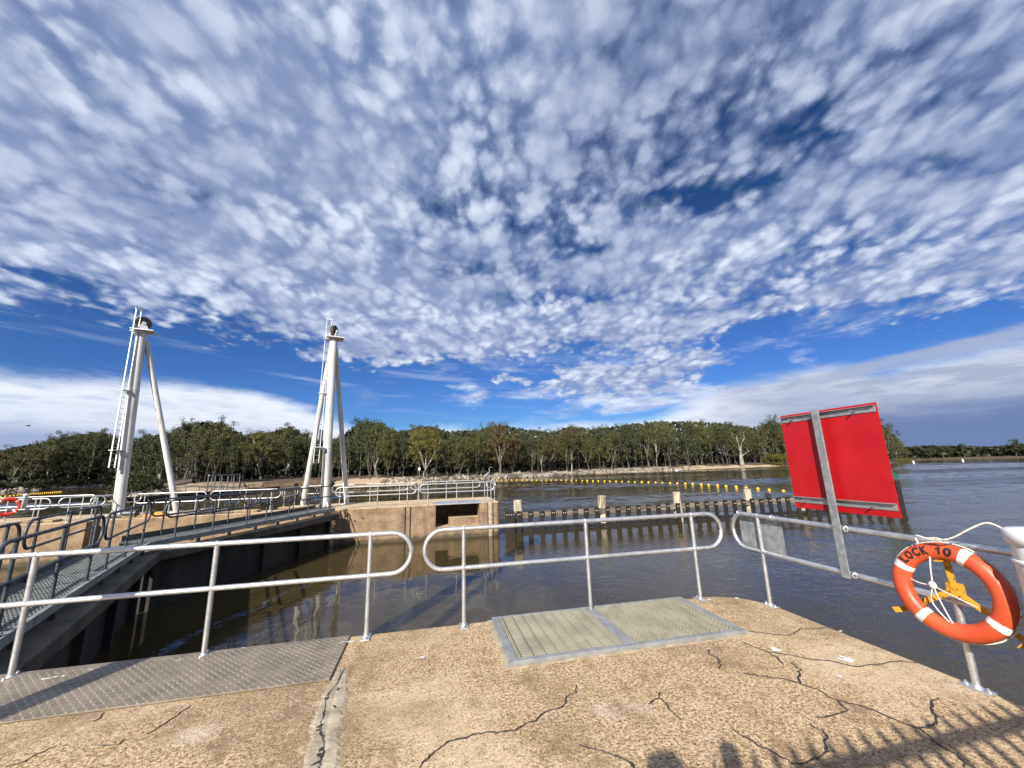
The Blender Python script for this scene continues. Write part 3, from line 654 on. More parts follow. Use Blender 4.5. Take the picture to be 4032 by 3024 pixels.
# machinery lying along the recess edge
def winch(x, y, label):
    t = thing('winch_gear', label, 'winch gear', (x, y, ZF))
    b = MB(); b.box((0, 0, .05), (1.5, .34, .07), bev=.01); b.box((.35, 0, .16), (.3, .28, .2), bev=.02); b.build('frame', M['rust'], t)
    b = MB(); b.cyl((-.55, -.12, .2), (-.1, -.12, .2), .11); b.cyl((-.1, -.14, .2), (-.05, -.14, .2), .16); b.build('drum', M['dark_steel'], t)
    b = MB(); b.tube([(-.1, .1, .14), (-.5, .16, .15), (-.95, .02, .1), (-1.3, .1, .08)], .025, 6); b.build('cable', M['dark_steel'], t)
winch(-9.4, 20.75, 'dark rusty winch gear on the far deck between the masts')
winch(-12.4, 20.85, 'dark winch gear at the foot of the mast with the big disc wheel')

# ------------------------------------------------------------------ guard rails
def loop_path(L, z0, z1, r):
    P = []
    for cx, cz, a0, a1 in ((L - r, z1 - r, 90, 0), (L - r, z0 + r, 0, -90), (r, z0 + r, -90, -180), (r, z1 - r, 180, 90)):
        P += [(cx + r * math.cos(R(a0 + (a1 - a0) * i / 7)), 0, cz + r * math.sin(R(a0 + (a1 - a0) * i / 7))) for i in range(8)]
    return P
def guard_rail(label, p0, p1, posts, z, group=None, m_='galv', rr=.0245, h=.985, mid=.58, seg=12, name='guard_rail', parent=None, foot=True, turn=0, sleeves=()):
    """rail loop from p0 to p1 with posts at the given distances from p0"""
    p0 = Vector((p0[0], p0[1], 0)); p1 = Vector((p1[0], p1[1], 0)); d = p1 - p0; L = d.length; rz = math.atan2(d.y, d.x)
    t = thing(name, label, 'guard rail', (p0.x, p0.y, z), rz, group)
    b = MB(); b.tube(loop_path(L, mid, h, (h - mid) / 2 - .002), rr, seg, closed=True)
    for x in sleeves:
        for zz in (mid, h): b.cyl((x - .06, 0, zz), (x + .06, 0, zz), rr * 1.035, seg)
    b.build('rail_loop', M[m_], t)
    for x in posts:
        b = MB(); b.tube([(x, 0, .006), (x, 0, h)], rr * .93, seg)
        if seg >= 10:
            for zz in (mid, h): b.lathe([(0.0, rr * 1.25), (rr * .8, rr * 1.0), (rr * 1.18, 0), (rr * .8, -rr * 1.0), (0.0, -rr * 1.25)], (x, 0, zz), (0, 0, 1), 12)
        po = b.build('post', M[m_], t)
        if foot:
            b = MB(); b.box((x, 0, .006), (.085, .17, .012), turn, bev=.003)
            if seg >= 10:
                for s_ in (-1, 1):
                    bx, by = (-.06 * s_ * math.sin(turn), .06 * s_ * math.cos(turn))
                    b.lathe([(0, .034), (.008, .034), (.008, .022), (.014, .022), (.014, .012)], (x + bx, by, 0), (0, 0, 1), 6, False)
                b.lathe([(rr * 1.5, .012), (rr * 1.15, .022), (rr * .95, .034)], (x, 0, 0), (0, 0, 1), 12)
            b.build('base_plate', M[m_], po)
    return t
NY = 4.55
guard_rail('front guard rail panel over the checker plate, left of the other panels', (-6.75, NY), (-.17, NY), [.42, 1.86, 3.29, 4.73, 6.16], 0)
guard_rail('front guard rail panel standing beside the floor grating', (-.03, NY), (3.66, NY), [.42, 1.86, 3.28], 0)
guard_rail('side guard rail panel carrying the red board and lifebuoy', (3.85, 4.56), (3.85, .2), [.42, 2.16, 3.9], 0, turn=math.pi / 2, sleeves=(.62, 2.0))
far = dict(m_='galv_far', rr=.024, seg=8)
guard_rail('white guard rail panel at the lock edge of the far pier, next to the gate', (-4.25, 20.06), (-.58, 20.06), [.45, 1.88, 3.26], ZF, **far)
guard_rail('white guard rail panel at the lock edge of the far pier, above the niche', (-.42, 20.06), (3.26, 20.06), [.4, 1.8, 3.2], ZF, **far)
guard_rail('white guard rail panel on the river side of the far pier, beside the right mast', (-5.2, 23.62), (-1.15, 23.62), [.42, 2.0, 3.6], ZF, **far)
guard_rail('white guard rail panel on the river side of the far pier, near its open end', (-.98, 23.62), (3.0, 23.62), [.42, 2.0, 3.55], ZF, **far)
guard_rail('short white guard rail panel across the open end of the far pier', (3.36, 20.25), (3.36, 23.4), [.3, 1.5, 2.8], ZF, **far)
guard_rail('white guard rail panel behind the gate walkway, reaching from the left mast to mid deck', (-13.0, 21.3), (-10.15, 21.3), [.4, 1.4, 2.45], ZF, **far)
guard_rail('white guard rail panel behind the gate walkway, between the two masts', (-10.0, 21.3), (-7.0, 21.3), [.4, 1.5, 2.6], ZF, **far)
guard_rail('short white guard rail turning back towards the river just left of the right mast', (-7.0, 21.5), (-6.9, 23.55), [.3, 1.7], ZF, **far)
guard_rail('white guard rail panel on the river side just left of the right mast', (-6.8, 23.62), (-5.35, 23.62), [.3, 1.15], ZF, **far)
guard_rail('white guard rail panel on the far deck edge in front of the second lifebuoy', (-21.0, 20.12), (-15.2, 20.12), [.4, 1.9, 3.4, 5.3], ZF, **far)
guard_rail('short white guard rail loop between the red lifebuoy and the left mast', (-15.05, 20.3), (-13.9, 21.0), [.3, 1.0], ZF, **far)
guard_rail('white guard rail panel on the far deck behind the second lifebuoy', (-22.5, 22.4), (-15.2, 22.4), [.4, 2.2, 4.0, 5.2, 6.8], ZF, **far)
guard_rail('short white guard rail across the left side of the gate recess', (-13.95, 20.3), (-13.95, 23.3), [.35, 1.5, 2.6], ZF, **far)

# ------------------------------------------------------------------ checker plate and floor grating
cp = thing('checker_plate', 'dusty raised pattern steel cover plate under the left guard rail', 'floor plate', (-2.9, 4.2, 0))
b = MB(); PX0, PX1, PY0, PY1 = -6.5, -.755, 3.77, 4.62
b.box(((PX0 + PX1) / 2, (PY0 + PY1) / 2, .010), (PX1 - PX0, PY1 - PY0, .012), bev=.002)
b.build('plate', M['checker'], cp, at=cp.location)
b = MB(); px, i = 0.062, 0
nx, ny = int((PX1 + 4.3) / px), int((PY1 - PY0 - .03) / .031)
for i in range(nx):
    for j in range(ny):
        cx_, cy_ = -4.25 + px * i + (.5 * px if j % 2 else 0), PY0 + .022 + .031 * j
        if cx_ > PX1 - .02: continue
        a = R(42) if j % 2 else R(-42); c_, s_ = math.cos(a), math.sin(a); l, w = .030, .0125
        pt = lambda u, v, z: (cx_ + u * c_ - v * s_, cy_ + u * s_ + v * c_, z)
        b.add([pt(-l, 0, .0155), pt(0, -w, .0155), pt(l, 0, .0155), pt(0, w, .0155), pt(-l * .5, 0, .0185), pt(l * .5, 0, .0185)], [(0, 1, 5, 4), (1, 2, 5), (2, 3, 4, 5), (3, 0, 4)])
b.build('tread_pattern', M['tread'], cp, at=cp.location)
for x, y, rr in ((250 / 1.3825, 2400 + 390 / 1.3825, .06), (330 / 1.3825, 2400 + 378 / 1.3825, .04), (505 / 1.3825, 2400 + 340 / 1.3825, .03), (970 / 1.3825, 2400 + 290 / 1.3825, .03), (1325 / 1.3825, 2400 + 222 / 1.3825, .025), (1870 / 1.3825, 2400 + 190 / 1.3825, .035)):
    b = MB(); p = gp(x, y)
    for k in range(5): flat_blob(b, (p.x + rng.gauss(0, rr * .45), p.y + rng.gauss(0, rr * .1)), rr * rng.uniform(.3, .6), rr * rng.uniform(.1, .2), 0.0195 + k * .0008, rng.uniform(-.3, .3), 10, 0.4)
    b.build('dropping_stain', M['stain'], cp, at=cp.location)
fg = thing('floor_grating', 'twin panel steel floor grating set in the pier deck', 'floor grating', ((GX0 + GX1) / 2, GY0, 0))
b = MB(); zc = .020; gm = 1.83
b.box(((GX0 + GX1) / 2, GY0 + .03, zc), (GX1 - GX0, .06, .03), bev=.003); b.box(((GX0 + GX1) / 2, GY1 - .02, zc), (GX1 - GX0, .04, .03), bev=.003)
b.box((GX0 + .035, (GY0 + GY1) / 2 + .01, zc), (.07, GY1 - GY0 - .105, .03), bev=.003); b.box((GX1 - .035, (GY0 + GY1) / 2 + .01, zc), (.07, GY1 - GY0 - .105, .03), bev=.003)
b.box((gm, (GY0 + GY1) / 2 + .01, zc + .001), (.10, GY1 - GY0 - .105, .03), bev=.003)
b.build('frame', M['grate_frame'], fg, at=fg.location)
for x0, x1 in ((GX0 + .075, gm - .052), (gm + .052, GX1 - .075)):
    b = MB(); n = int((GY1 - GY0 - .11) / .05)
    for j in range(n + 1): b.box(((x0 + x1) / 2, GY0 + .068 + j * .05, .012), (x1 - x0, .022, .034))
    n = int((x1 - x0) / .112); nb = int((GY1 - GY0 - .11) / .05)
    for j in range(n + 1):
        if x0 < 1.5: b.box((x0 + .02 + j * .112, (GY0 + GY1) / 2 + .01, .034), (.012, GY1 - GY0 - .108, .022))
        else:
            for q in range(nb + 1): b.box((x0 + .02 + j * .112 + rng.gauss(0, .002), GY0 + .068 + q * .05, .038), (.017, .026, .030))
    pnl = b.build('bar_panel', M['grate_bar'], fg, at=fg.location)
    b = MB(); b.box(((x0 + x1) / 2, (GY0 + GY1) / 2 + .01, .009), (x1 - x0 - .002, GY1 - GY0 - .106, .006)); b.build('infill_mesh', M['infill'], pnl, at=fg.location)

# ------------------------------------------------------------------ red board, notice sheet, lifebuoy, tube
rs = thing('navigation_board', 'bright red rectangular board on a galvanised post clamped to the side rail', 'sign board', (3.85, 3.1, .55))
b = MB(); b.box((3.872, 3.13, 1.622), (.004, .975, .985)); b.build('panel', M['red'], rs, at=rs.location)
b = MB(); b.box((3.795, 3.15, 1.335), (.012, .075, 1.57), bev=.002); b.box((3.822, 3.175, 1.335), (.045, .010, 1.57), bev=.002); b.build('post', M['galv_dull'], rs, at=rs.location)
for z in (2.06, 1.215):
    br = MB(); br.box((3.866, 3.13, z), (.006, .95, .055), bev=.001); br.box((3.851, 3.13, z + .030), (.034, .95, .005), bev=.001)
    bo = br.build('bracket', M['galv_dull'], rs, at=rs.location)
    b = MB()
    for y in (2.83, 3.47): b.cyl((3.81, y, z), (3.875, y, z), .007, 8)
    b.build('bolt', M['bolt'], bo, at=rs.location)
b = MB()
for z in (.985, .58): b.tube([(3.80, 3.15 - .05, z), (3.83, 3.15 - .055, z + .03), (3.88, 3.15 - .055, z), (3.83, 3.15 - .055, z - .03)], .006, 6, closed=True)
b.build('rail_clamp', M['bolt'], rs, at=rs.location)
ns = thing('notice_sheet', 'plain grey back of a metal notice sheet hung on the side rail', 'sign sheet', (3.91, 4.18, .58))
b = MB(); b.box((3.905, 4.18, .785), (.003, .62, .40)); b.build('sheet', M['galv_dull'], ns, at=ns.location)
b = MB()
for y in (4.42, 3.93):
    b.tube([(3.85 + .034 * math.cos(a * math.pi / 5), y, .985 + .034 * math.sin(a * math.pi / 5)) for a in range(10)], .005, 6, closed=True)
    b.box((3.896, y, .955), (.02, .03, .05))
b.build('rail_clip', M['bolt'], ns, at=ns.location)

def lifebuoy(label, C, face, Rm, r, m_, word=None, bands=(152, 64, 232, 325), group=None):
    """ring standing in the plane square to 'face' (unit vector towards the viewer)"""
    face = Vector(face).normalized(); up = (Vector((0, 0, 1)) - face * face.z).normalized(); right = up.cross(face)
    C = Vector(C); t = thing('lifebuoy', label, 'lifebuoy', C)
    def tp(th, ph, dr=0.0):      # th round the ring from the right, ph round the section (0 = facing the viewer)
        rad = right * math.cos(th) + up * math.sin(th)
        return rad * (Rm + (r + dr) * 1.0 * math.sin(ph)) + face * ((r * .92 + dr) * math.cos(ph))
    b = MB(); NT_, NP = 72, 18; vs = [tp(2 * math.pi * i / NT_, 2 * math.pi * k / NP) for i in range(NT_) for k in range(NP)]
    b.add(vs, [(i * NP + k, ((i + 1) % NT_) * NP + k, ((i + 1) % NT_) * NP + (k + 1) % NP, i * NP + (k + 1) % NP) for i in range(NT_) for k in range(NP)], True)
    ring = b.build('ring', M[m_], t)
    for a in bands:
        b = MB(); n = 6; w = R(4.8); vs = [tp(R(a) - w + 2 * w * i / n + rng.gauss(0, .004), 2 * math.pi * k / NP, .0022) for i in range(n + 1) for k in range(NP)]
        b.add(vs, [(i * NP + k, (i + 1) * NP + k, (i + 1) * NP + (k + 1) % NP, i * NP + (k + 1) % NP) for i in range(n) for k in range(NP)], True)
        b.build('reflective_band', M['band'], ring)
    if word:
        bm = bmesh.new(); x = 0.0; ends = []
        for chx in word:
            if chx == ' ': x += .50; continue
            if chx == '1':
                vs = [bm.verts.new(q) for q in ((.30, 0, 0), (.52, 0, 0), (.52, .72, 0), (.34, .72, 0), (.30, .60, 0), (.10, .50, 0), (.10, .36, 0), (.30, .43, 0))]
                for q in vs: q.co.x += x
                bm.faces.new([vs[k] for k in (0, 1, 2, 3, 4, 7)]); bm.faces.new([vs[k] for k in (7, 4, 5, 6)]); x += .74; continue
            cd = bpy.data.curves.new('lettering', 'FONT'); cd.body = chx; cd.size = 1.0; cd.offset = .055; cd.resolution_u = 4
            to = bpy.data.objects.new('lettering', cd); COL.objects.link(to)
            me1 = bpy.data.meshes.new_from_object(to.evaluated_get(bpy.context.evaluated_depsgraph_get())); bpy.data.objects.remove(to)
            x0 = min(v.co.x for v in me1.vertices); x1 = max(v.co.x for v in me1.vertices); k_ = .74 / (x1 - x0) if chx != 'L' else .60 / (x1 - x0)
            for v in me1.vertices: v.co.x = x + .04 + (v.co.x - x0) * k_
            bm.from_mesh(me1); x += .88 if chx != 'L' else .72
        bmesh.ops.triangulate(bm, faces=bm.faces[:]); bmesh.ops.subdivide_edges(bm, edges=[e_ for e_ in bm.edges if e_.calc_length() > .12], cuts=2, use_grid_fill=False)
        bmesh.ops.triangulate(bm, faces=bm.faces[:]); me = bpy.data.meshes.new('lettering'); bm.to_mesh(me); bm.free()
        xs = [v.co.x for v in me.vertices]; x0, x1 = min(xs), max(xs); a0, a1 = R(144), R(75)
        for v in me.vertices:
            th = a0 + (a1 - a0) * (v.co.x - x0) / (x1 - x0); ph = R(8) + (v.co.y - .35) * 1.30
            v.co = tp(th, ph, .0030)
        me.materials.append(M['black']); lo = bpy.data.objects.new('lettering', me); COL.objects.link(lo); lo.parent = ring
    b = MB(); P = []
    for i in range(73):
        a = 2 * math.pi * i / 72; sag = abs(math.sin(2 * a - R(35)))
        P.append((right * math.cos(a) + up * math.sin(a)) * (Rm + r + .002 + .006 * sag) - face * .02)
    b.tube(P[:-1], .0055, 6, closed=True); b.build('grab_line', M['rope'], t)
    return t
LBC = Vector((3.70, 2.330, .680))
FACE = (-.97, -.16, .10)
lifebuoy('orange lifebuoy with black lettering and white bands on the near rail', LBC, FACE, .264, .058, 'orange_ring', 'LOCK 10')
# yellow bracket that carries it
fv = Vector(FACE).normalized(); uv_ = (Vector((0, 0, 1)) - fv * fv.z).normalized(); rv = uv_.cross(fv)
yb = thing('lifebuoy_bracket', 'rusting yellow three armed bracket behind the orange lifebuoy', 'bracket', LBC)
for a in (95, 214, 322):
    dv = rv * math.cos(R(a)) + uv_ * math.sin(R(a)); sd_ = fv.cross(dv); back = -fv * .072
    rend = .30 if a == 95 else .372
    pts = [back, back + dv * rend, dv * (rend + .02) - fv * .02, dv * (rend + .015) + fv * .055] if a != 95 else [back, back + dv * .215, dv * .205 - fv * .03, dv * .195 + fv * .055]
    b = MB()
    for p, q in zip(pts[:-1], pts[1:]): b.bar(p, q, .038, .006, up=sd_.cross((q - p).normalized()))
    b.build('arm', M['yellow_steel'], yb)
b = MB(); b.box(-fv * .085, (.03, .09, .10), M=Matrix((fv, rv, uv_)).transposed()); b.build('hub_plate', M['yellow_steel'], yb)
rp = thing('rope', 'white rope running from the tube over the lifebuoy and knotted at its middle', 'rope', LBC)
kn = Vector((3.66, 2.40, .70))
def rope(pts, r_=.006):
    P = [Vector(p) for p in pts]; Q = []
    for i in range(len(P) - 1):
        a = P[max(i - 1, 0)]; b_ = P[i]; c_ = P[i + 1]; d_ = P[min(i + 2, len(P) - 1)]
        for k in range(8):
            t = k / 8; Q.append(.5 * ((2 * b_) + (c_ - a) * t + (2 * a - 5 * b_ + 4 * c_ - d_) * t * t + (3 * b_ - a - 3 * c_ + d_) * t ** 3))
    Q.append(P[-1]); return Q
b = MB()
b.tube(rope([(3.70, 1.96, 1.155), (3.68, 2.02, 1.185), (3.66, 2.10, 1.14), (3.645, 2.22, 1.055), (3.645, 2.33, 1.03), (3.65, 2.42, 1.045), (3.66, 2.44, 1.02), (3.645, 2.42, .99)]), .0062, 8)
b.tube(rope([(3.645, 2.36, 1.035), (3.65, 2.30, 1.045), (3.66, 2.27, 1.03)]), .0062, 8)
b.tube(rope([(3.70, 2.385, .985), (3.67, 2.39, .86), kn]), .0048, 6); b.tube(rope([(3.705, 2.375, .985), (3.675, 2.395, .84), kn]), .0048, 6)
b.tube(rope([kn, (3.66, 2.50, .695), (3.67, 2.64, .735)]), .0042, 6); b.tube(rope([kn, (3.655, 2.49, .70), (3.67, 2.65, .75)]), .0042, 6)
b.tube(rope([kn, (3.65, 2.30, .665), (3.66, 2.17, .62)]), .0042, 6); b.tube(rope([kn, (3.65, 2.42, .58), (3.655, 2.34, .46), (3.66, 2.30, .40)]), .0048, 6)
b.tube(rope([kn, (3.652, 2.37, .60), (3.655, 2.33, .47), (3.66, 2.30, .40)]), .0048, 6)
b.lathe([(0, .03), (.02, .018), (.024, 0), (.02, -.018), (0, -.03)], kn, (0, .3, 1), 10)
b.build('strand', M['rope'], rp, at=LBC)
tb = thing('storage_tube', 'white plastic tube with a cap strapped to the side rail', 'tube', (3.70, 1.82, .3))
b = MB(); b.lathe([(.0, 0), (.118, 0), (.118, .84)], seg=28); b.build('barrel', M['white_tube'], tb)
b = MB(); b.lathe([(.120, .66), (.128, .665), (.128, .685), (.120, .69)], seg=28); b.lathe([(.119, .78), (.135, .785), (.137, .86), (.120, .872), (.06, .876), (0, .876)], seg=28); b.build('cap', M['white_tube'], tb)
b = MB(); b.tube([(.127 * math.cos(a * math.pi / 12), .127 * math.sin(a * math.pi / 12), .28) for a in range(24)], .006, 6, closed=True); b.build('strap', M['bolt'], tb)

# ------------------------------------------------------------------ pale fence behind the viewer (throws the barred shadow)
pf = thing('palisade_fence', 'steel palisade fence on the deck behind the viewer', 'fence', (1.7, -.62, 0))
b = MB()
for k in range(36):
    x = -.42 + k * .128; b.box((x, -.62, 1.02), (.034, .018, 2.04)); b.add([(x - .017, -.62, 2.04), (x + .017, -.62, 2.04), (x, -.62, 2.11)], [(0, 1, 2)])
b.build('pale', M['galv'], pf, at=pf.location)
b = MB(); b.box((1.85, -.60, 1.92), (4.7, .02, .075)); b.box((1.85, -.60, .3), (4.7, .02, .06)); b.build('rail', M['galv'], pf, at=pf.location)
b = MB()
for x in (-.15, 2.45, 4.1): b.box((x, -.57, 1.05), (.075, .075, 2.1))
b.box((-.56, -.57, 1.05), (.16, .12, 2.1)); b.box((2.62, -.59, 1.05), (.20, .02, 2.0)); b.build('post', M['galv'], pf, at=pf.location)

# ------------------------------------------------------------------ mitre gates with walkways
def lock_gate(label, hinge, apex, side, panels):
    """leaf from hinge to apex; local x runs along the leaf, local y to the right of it, water side = side"""
    h = Vector((hinge[0], hinge[1], 0)); a = Vector((apex[0], apex[1], 0)); d = a - h; L = d.length; rz = math.atan2(d.y, d.x)
    t = thing('lock_gate', label, 'lock gate', h, rz)
    s = side                                              # +1 / -1: which local y faces the open river
    b = MB(); b.box((L / 2, s * .10, -.36), (L - .1, .46, .24), bev=.03); b.build('top_beam', M['gate_steel'], t)
    b = MB(); b.box((L / 2, s * -.12, -2.2), (L - .2, .10, 3.3))
    n = 5
    for k in range(n): b.box((.3 + (L - .6) * k / (n - 1), s * -.02, -2.2), (.16, .16, 3.3))
    b.build('skin_plate', M['gate_skin'], t)
    # walkway
    b = MB(); y0, y1 = s * .06, s * -.86
    lo, hi = min(y0, y1), max(y0, y1)
    nb = 23
    for k in range(nb): b.box((L / 2, lo + .04 + (hi - lo - .08) * k / (nb - 1), -.018), (L - .02, .008, .036))
    for k in range(int(L / .10)): b.box((.05 + k * .10, (lo + hi) / 2, -.006), (.010, hi - lo - .08, .012))
    wk = b.build('walkway', M['walk'], t)
    b = MB()
    for y in (lo, hi): b.box((L / 2, y, -.062), (L, .012, .125)); b.box((L / 2, y, .004), (L, .05, .006))
    b.build('edge_channel', M['walk'], wk)
    b = MB(); b.box((L / 2, s * -.865, .075), (L - .1, .006, .15)); b.build('kick_plate', M['kick'], wk)
    for k in range(8):
        x = .35 + (L - .7) * k / 7
        b = MB(); b.box((x, s * .02, -.18), (.07, .07, .14)); b.box((x, s * -.5, -.16), (.06, .7, .05)); b.box((x, s * -.80, -.18), (.06, .06, .16)); b.build('support', M['dark_steel'], t)
    for y, segs in ((s * .02, panels[0]), (s * -.83, panels[1])):
        for x0, x1, posts in segs:
            b = MB(); b.tube([(p[0] + x0, y, p[2]) for p in loop_path(x1 - x0, .55, 1.0, .22)], .0235, 8, closed=True)
            hr = b.build('handrail', M['dark_steel'], t)
            for px_ in posts:
                b = MB(); b.tube([(px_, y, -.06), (px_, y, 1.0)], .022, 8)
                for zz in (.55, 1.0): b.lathe([(0, .032), (.022, .028), (.033, 0), (.022, -.028), (0, -.032)], (px_, y, zz), (0, 0, 1), 8)
                b.box((px_, y, .012), (.10, .06, .012)); b.build('post', M['dark_steel'], hr)
    return t
HN, AP, HF = (-4.20, 4.80), (-7.02, 12.2), (-4.22, 19.75)
LN = math.hypot(HN[0] - AP[0], HN[1] - AP[1]); LF = math.hypot(HF[0] - AP[0], HF[1] - AP[1])
lock_gate('near leaf of the steel lock gate, its railed walkway starting at the left frame edge', HN, (AP[0], AP[1] - .03), -1,
          ([(.5, 4.0, [.9, 2.25, 3.6]), (4.15, 7.75, [4.55, 5.8, 7.3])], [(.3, 3.6, [.7, 2.0, 3.2]), (3.8, 7.5, [4.2, 5.6, 7.1])]))
lock_gate('far leaf of the steel lock gate, its walkway leading to the far pier', HF, (AP[0], AP[1] + .03), 1,
          ([(.1, 1.35, [.3, 1.05]), (1.5, 4.45, [1.85, 2.95, 4.1]), (4.6, 7.7, [4.95, 6.2, 7.35])], [(1.2, 4.2, [1.6, 2.8, 3.9]), (4.4, 7.4, [4.8, 6.0, 7.0])]))

# ------------------------------------------------------------------ three legged masts
def sheerlegs(label, base, lean, legs, Mx, zf, wheel_axis, ladder=True, group=None, laz=65):
    """mast with two back legs; wheel_axis: direction of the pulley's axle"""
    bx, by = base; t = thing('tripod_mast', label, 'tripod mast', (bx, by, zf), 0, group)
    top = Vector((lean[0], lean[1], 8.75))
    b = MB(); n = 14; b.tube([top * (i / n) for i in range(n + 1)], [.208 - .012 * i / n for i in range(n + 1)], 22); b.build('mast', M['white_mast'], t)
    b = MB()
    for z in (2.9, 5.8): c = top * (z / 8.75); b.lathe([(.19, -.012), (.212, -.012), (.212, .012), (.19, .012)], c, top, 22)
    b.build('weld_band', M['white_mast'], t)
    b = MB(); b.box((0, 0, .02), (.62, .62, .04)); b.lathe([(.27, .03), (.23, .10), (.215, .16)], seg=20)
    for k in range(4): b.bar((.31 * math.cos(R(45 + 90 * k)), .31 * math.sin(R(45 + 90 * k)), .04), (.10 * math.cos(R(45 + 90 * k)), .10 * math.sin(R(45 + 90 * k)), .34), .015, .12); b.build('foot_plate', M['white_mast'], t)
    for lx, ly in legs:
        f_ = Vector((lx, ly, 0)); q = top * .945 + Vector((lx, ly, 0)).normalized() * .22
        b = MB(); b.tube([f_, f_.lerp(q, .5), q], [.128, .125, .115], 16); b.build('leg', M['white_mast'], t)
        b = MB(); b.box((lx, ly, .015), (.5, .5, .03)); b.build('foot_plate', M['white_mast'], t)
    pl = MB(); pl.box(top + Vector((.05, .05, .02)), (.86, .80, .04), R(19)); pl.box(top + Vector((.05, .05, -.05)), (.80, .05, .12), R(19)); pl.build('head_plate', M['white_ladder'], t)
    ax = Vector((wheel_axis[0], wheel_axis[1], 0)).normalized(); cz = top + Vector((0, 0, .42)); sd_ = Vector((-ax.y, ax.x, 0))
    b = MB(); b.lathe([(.0, -.05), (.29, -.05), (.32, -.07), (.32, -.045), (.27, -.02), (.27, .02), (.32, .045), (.32, .07), (.29, .05), (0, .05)], cz, ax, 28); b.build('pulley', M['rust'], t)
    for k in (-1, 1):
        b = MB(); c = top + ax * (.15 * k) + Vector((0, 0, .04))
        w = .24; p = [c - sd_ * w, c + sd_ * w, c + sd_ * .07 + Vector((0, 0, .36)), c - sd_ * .07 + Vector((0, 0, .36))]; o = ax * .012
        b.add([q - o for q in p] + [q + o for q in p], [(0, 1, 2, 3), (7, 6, 5, 4), (0, 4, 5, 1), (1, 5, 6, 2), (2, 6, 7, 3), (3, 7, 4, 0)])
        b.box(c + Vector((0, 0, .37)), (.07, .13, .10), math.atan2(ax.y, ax.x)); b.build('bearing_cheek', M['white_ladder'], t)
    if ladder:
        q = Vector((math.sin(R(laz)), math.cos(R(laz)), 0)); off = q * -1.0
        z0, z1 = 2.18, 9.80
        lad = MB()
        cl = lambda z: top * (z / 8.75) + off * (.50 - .24 * (z - 2.18) / 7.6)
        for k in (-1, 1):
            lad.bar(cl(z0).xyz + q * .12 * k, cl(z1) + q * .12 * k, .06, .022, up=(q.x, q.y, 0))
        lad.bar(cl(z1) + q * .16, cl(z1) - q * .16, .05, .05)
        n = 26
        lo_ = lad.build('ladder', M['white_ladder'], t)
        b = MB()
        for k in range(n):
            z = z0 + .12 + (8.6 - z0) * k / (n - 1); c = cl(z); b.cyl(c - q * .12, c + q * .12, .011, 6)
        b.build('rung', M['galv_dull'], lo_)
        for z in (2.95, 5.72, 8.66):
            b = MB(); c = cl(z); m_ = top * (z / 8.75)
            b.bar(c - q * .17, m_ - q * .16, .24, .03); b.bar(c + q * .10 - Vector((0, 0, .05)), m_ - q * .16 - Vector((0, 0, .08)), .06, .05); b.build('ladder_bracket', M['white_ladder'], lo_)
    return t
MG = None
sheerlegs('white tripod mast whose head carries a round disc pulley, left of the other mast', (-13.62, 21.42), (-.33, 0), [(1.5, 1.5), (-1.0, 1.45)], M, ZF, (math.cos(R(-45)), math.sin(R(-45))), laz=17)
r_m = sheerlegs('white tripod mast with its pulley seen edge on, right of the other mast', (-5.02, 21.42), (-.12, 0), [(.74, 1.6), (-1.42, 1.5)], M, ZF, (math.cos(R(13)), -math.sin(R(13))))
b = MB(); b.cyl((-.10, -.27, .05), (-.14, -.27, 2.75), .03, 8); b.box((-.14, -.27, 2.8), (.12, .1, .2)); b.build('cable_guide', M['dark_steel'], r_m)
b = MB(); b.box((-.42, .1, 3.35), (.16, .16, 1.0), bev=.03); b.build('counterweight', M['black'], r_m)
sheerlegs('white tripod mast on the near pier beside the gate', (-5.0, 3.0), (-.1, 0), [(.75, -1.5), (-1.3, -1.5)], M, 0.0, (1, 0), ladder=False)

# ------------------------------------------------------------------ timber guide fence
FP = [(3.85, 20.32), (14.0, 20.40), (21.0, 20.35), (24.5, 19.85), (28.05, 19.0)]
def fpos(s_):
    for a, c in zip(FP[:-1], FP[1:]):
        l = math.hypot(c[0] - a[0], c[1] - a[1])
        if s_ <= l or c is FP[-1]:
            k = s_ / l; return Vector((a[0] + (c[0] - a[0]) * k, a[1] + (c[1] - a[1]) * k, 0)), math.atan2(c[1] - a[1], c[0] - a[0])
        s_ -= l
FLEN = sum(math.hypot(c[0] - a[0], c[1] - a[1]) for a, c in zip(FP[:-1], FP[1:]))
gf = thing('guide_fence', 'dark timber guide fence of upright planks and pale piles standing in the water', 'timber fence', (3.85, 20.32, ZW))
b = MB()
for a, c in zip(FP[:-1], FP[1:]): b.bar((a[0], a[1] + .11, -.86), (c[0], c[1] + .11, -.86), .14, .27)
b.build('top_rail', M['timber_rail'], gf, at=gf.location)
b = MB()
for a, c in zip(FP[:-1], FP[1:]): b.bar((a[0], a[1] + .11, ZW + .10), (c[0], c[1] + .11, ZW + .10), .12, .16)
b.build('low_rail', M['timber_dark'], gf, at=gf.location)
ns_ = 40
for k in range(ns_):
    p, an = fpos(.10 + (FLEN - .3) * k / (ns_ - 1)); tz = -.66 + rng.gauss(0, .018)
    b = MB(); w = .24 if k else .55
    b.box((p.x + (.15 if k == 0 else 0), p.y - .02, (tz + ZW - .6) / 2), (w * rng.uniform(.9, 1.08), .09, tz - ZW + .6), an + rng.gauss(0, .02), bev=.012)
    pk = b.build('plank', M['timber_dark'], gf, at=gf.location)
    b = MB()
    for q in ((-.05, .05) if k else (-.18, -.06, .06, .18)): b.box((p.x + q + (.15 if k == 0 else 0), p.y - .07, tz - .16), (.035, .012, .035))
    b.build('bolt_head', M['band'], pk, at=gf.location)
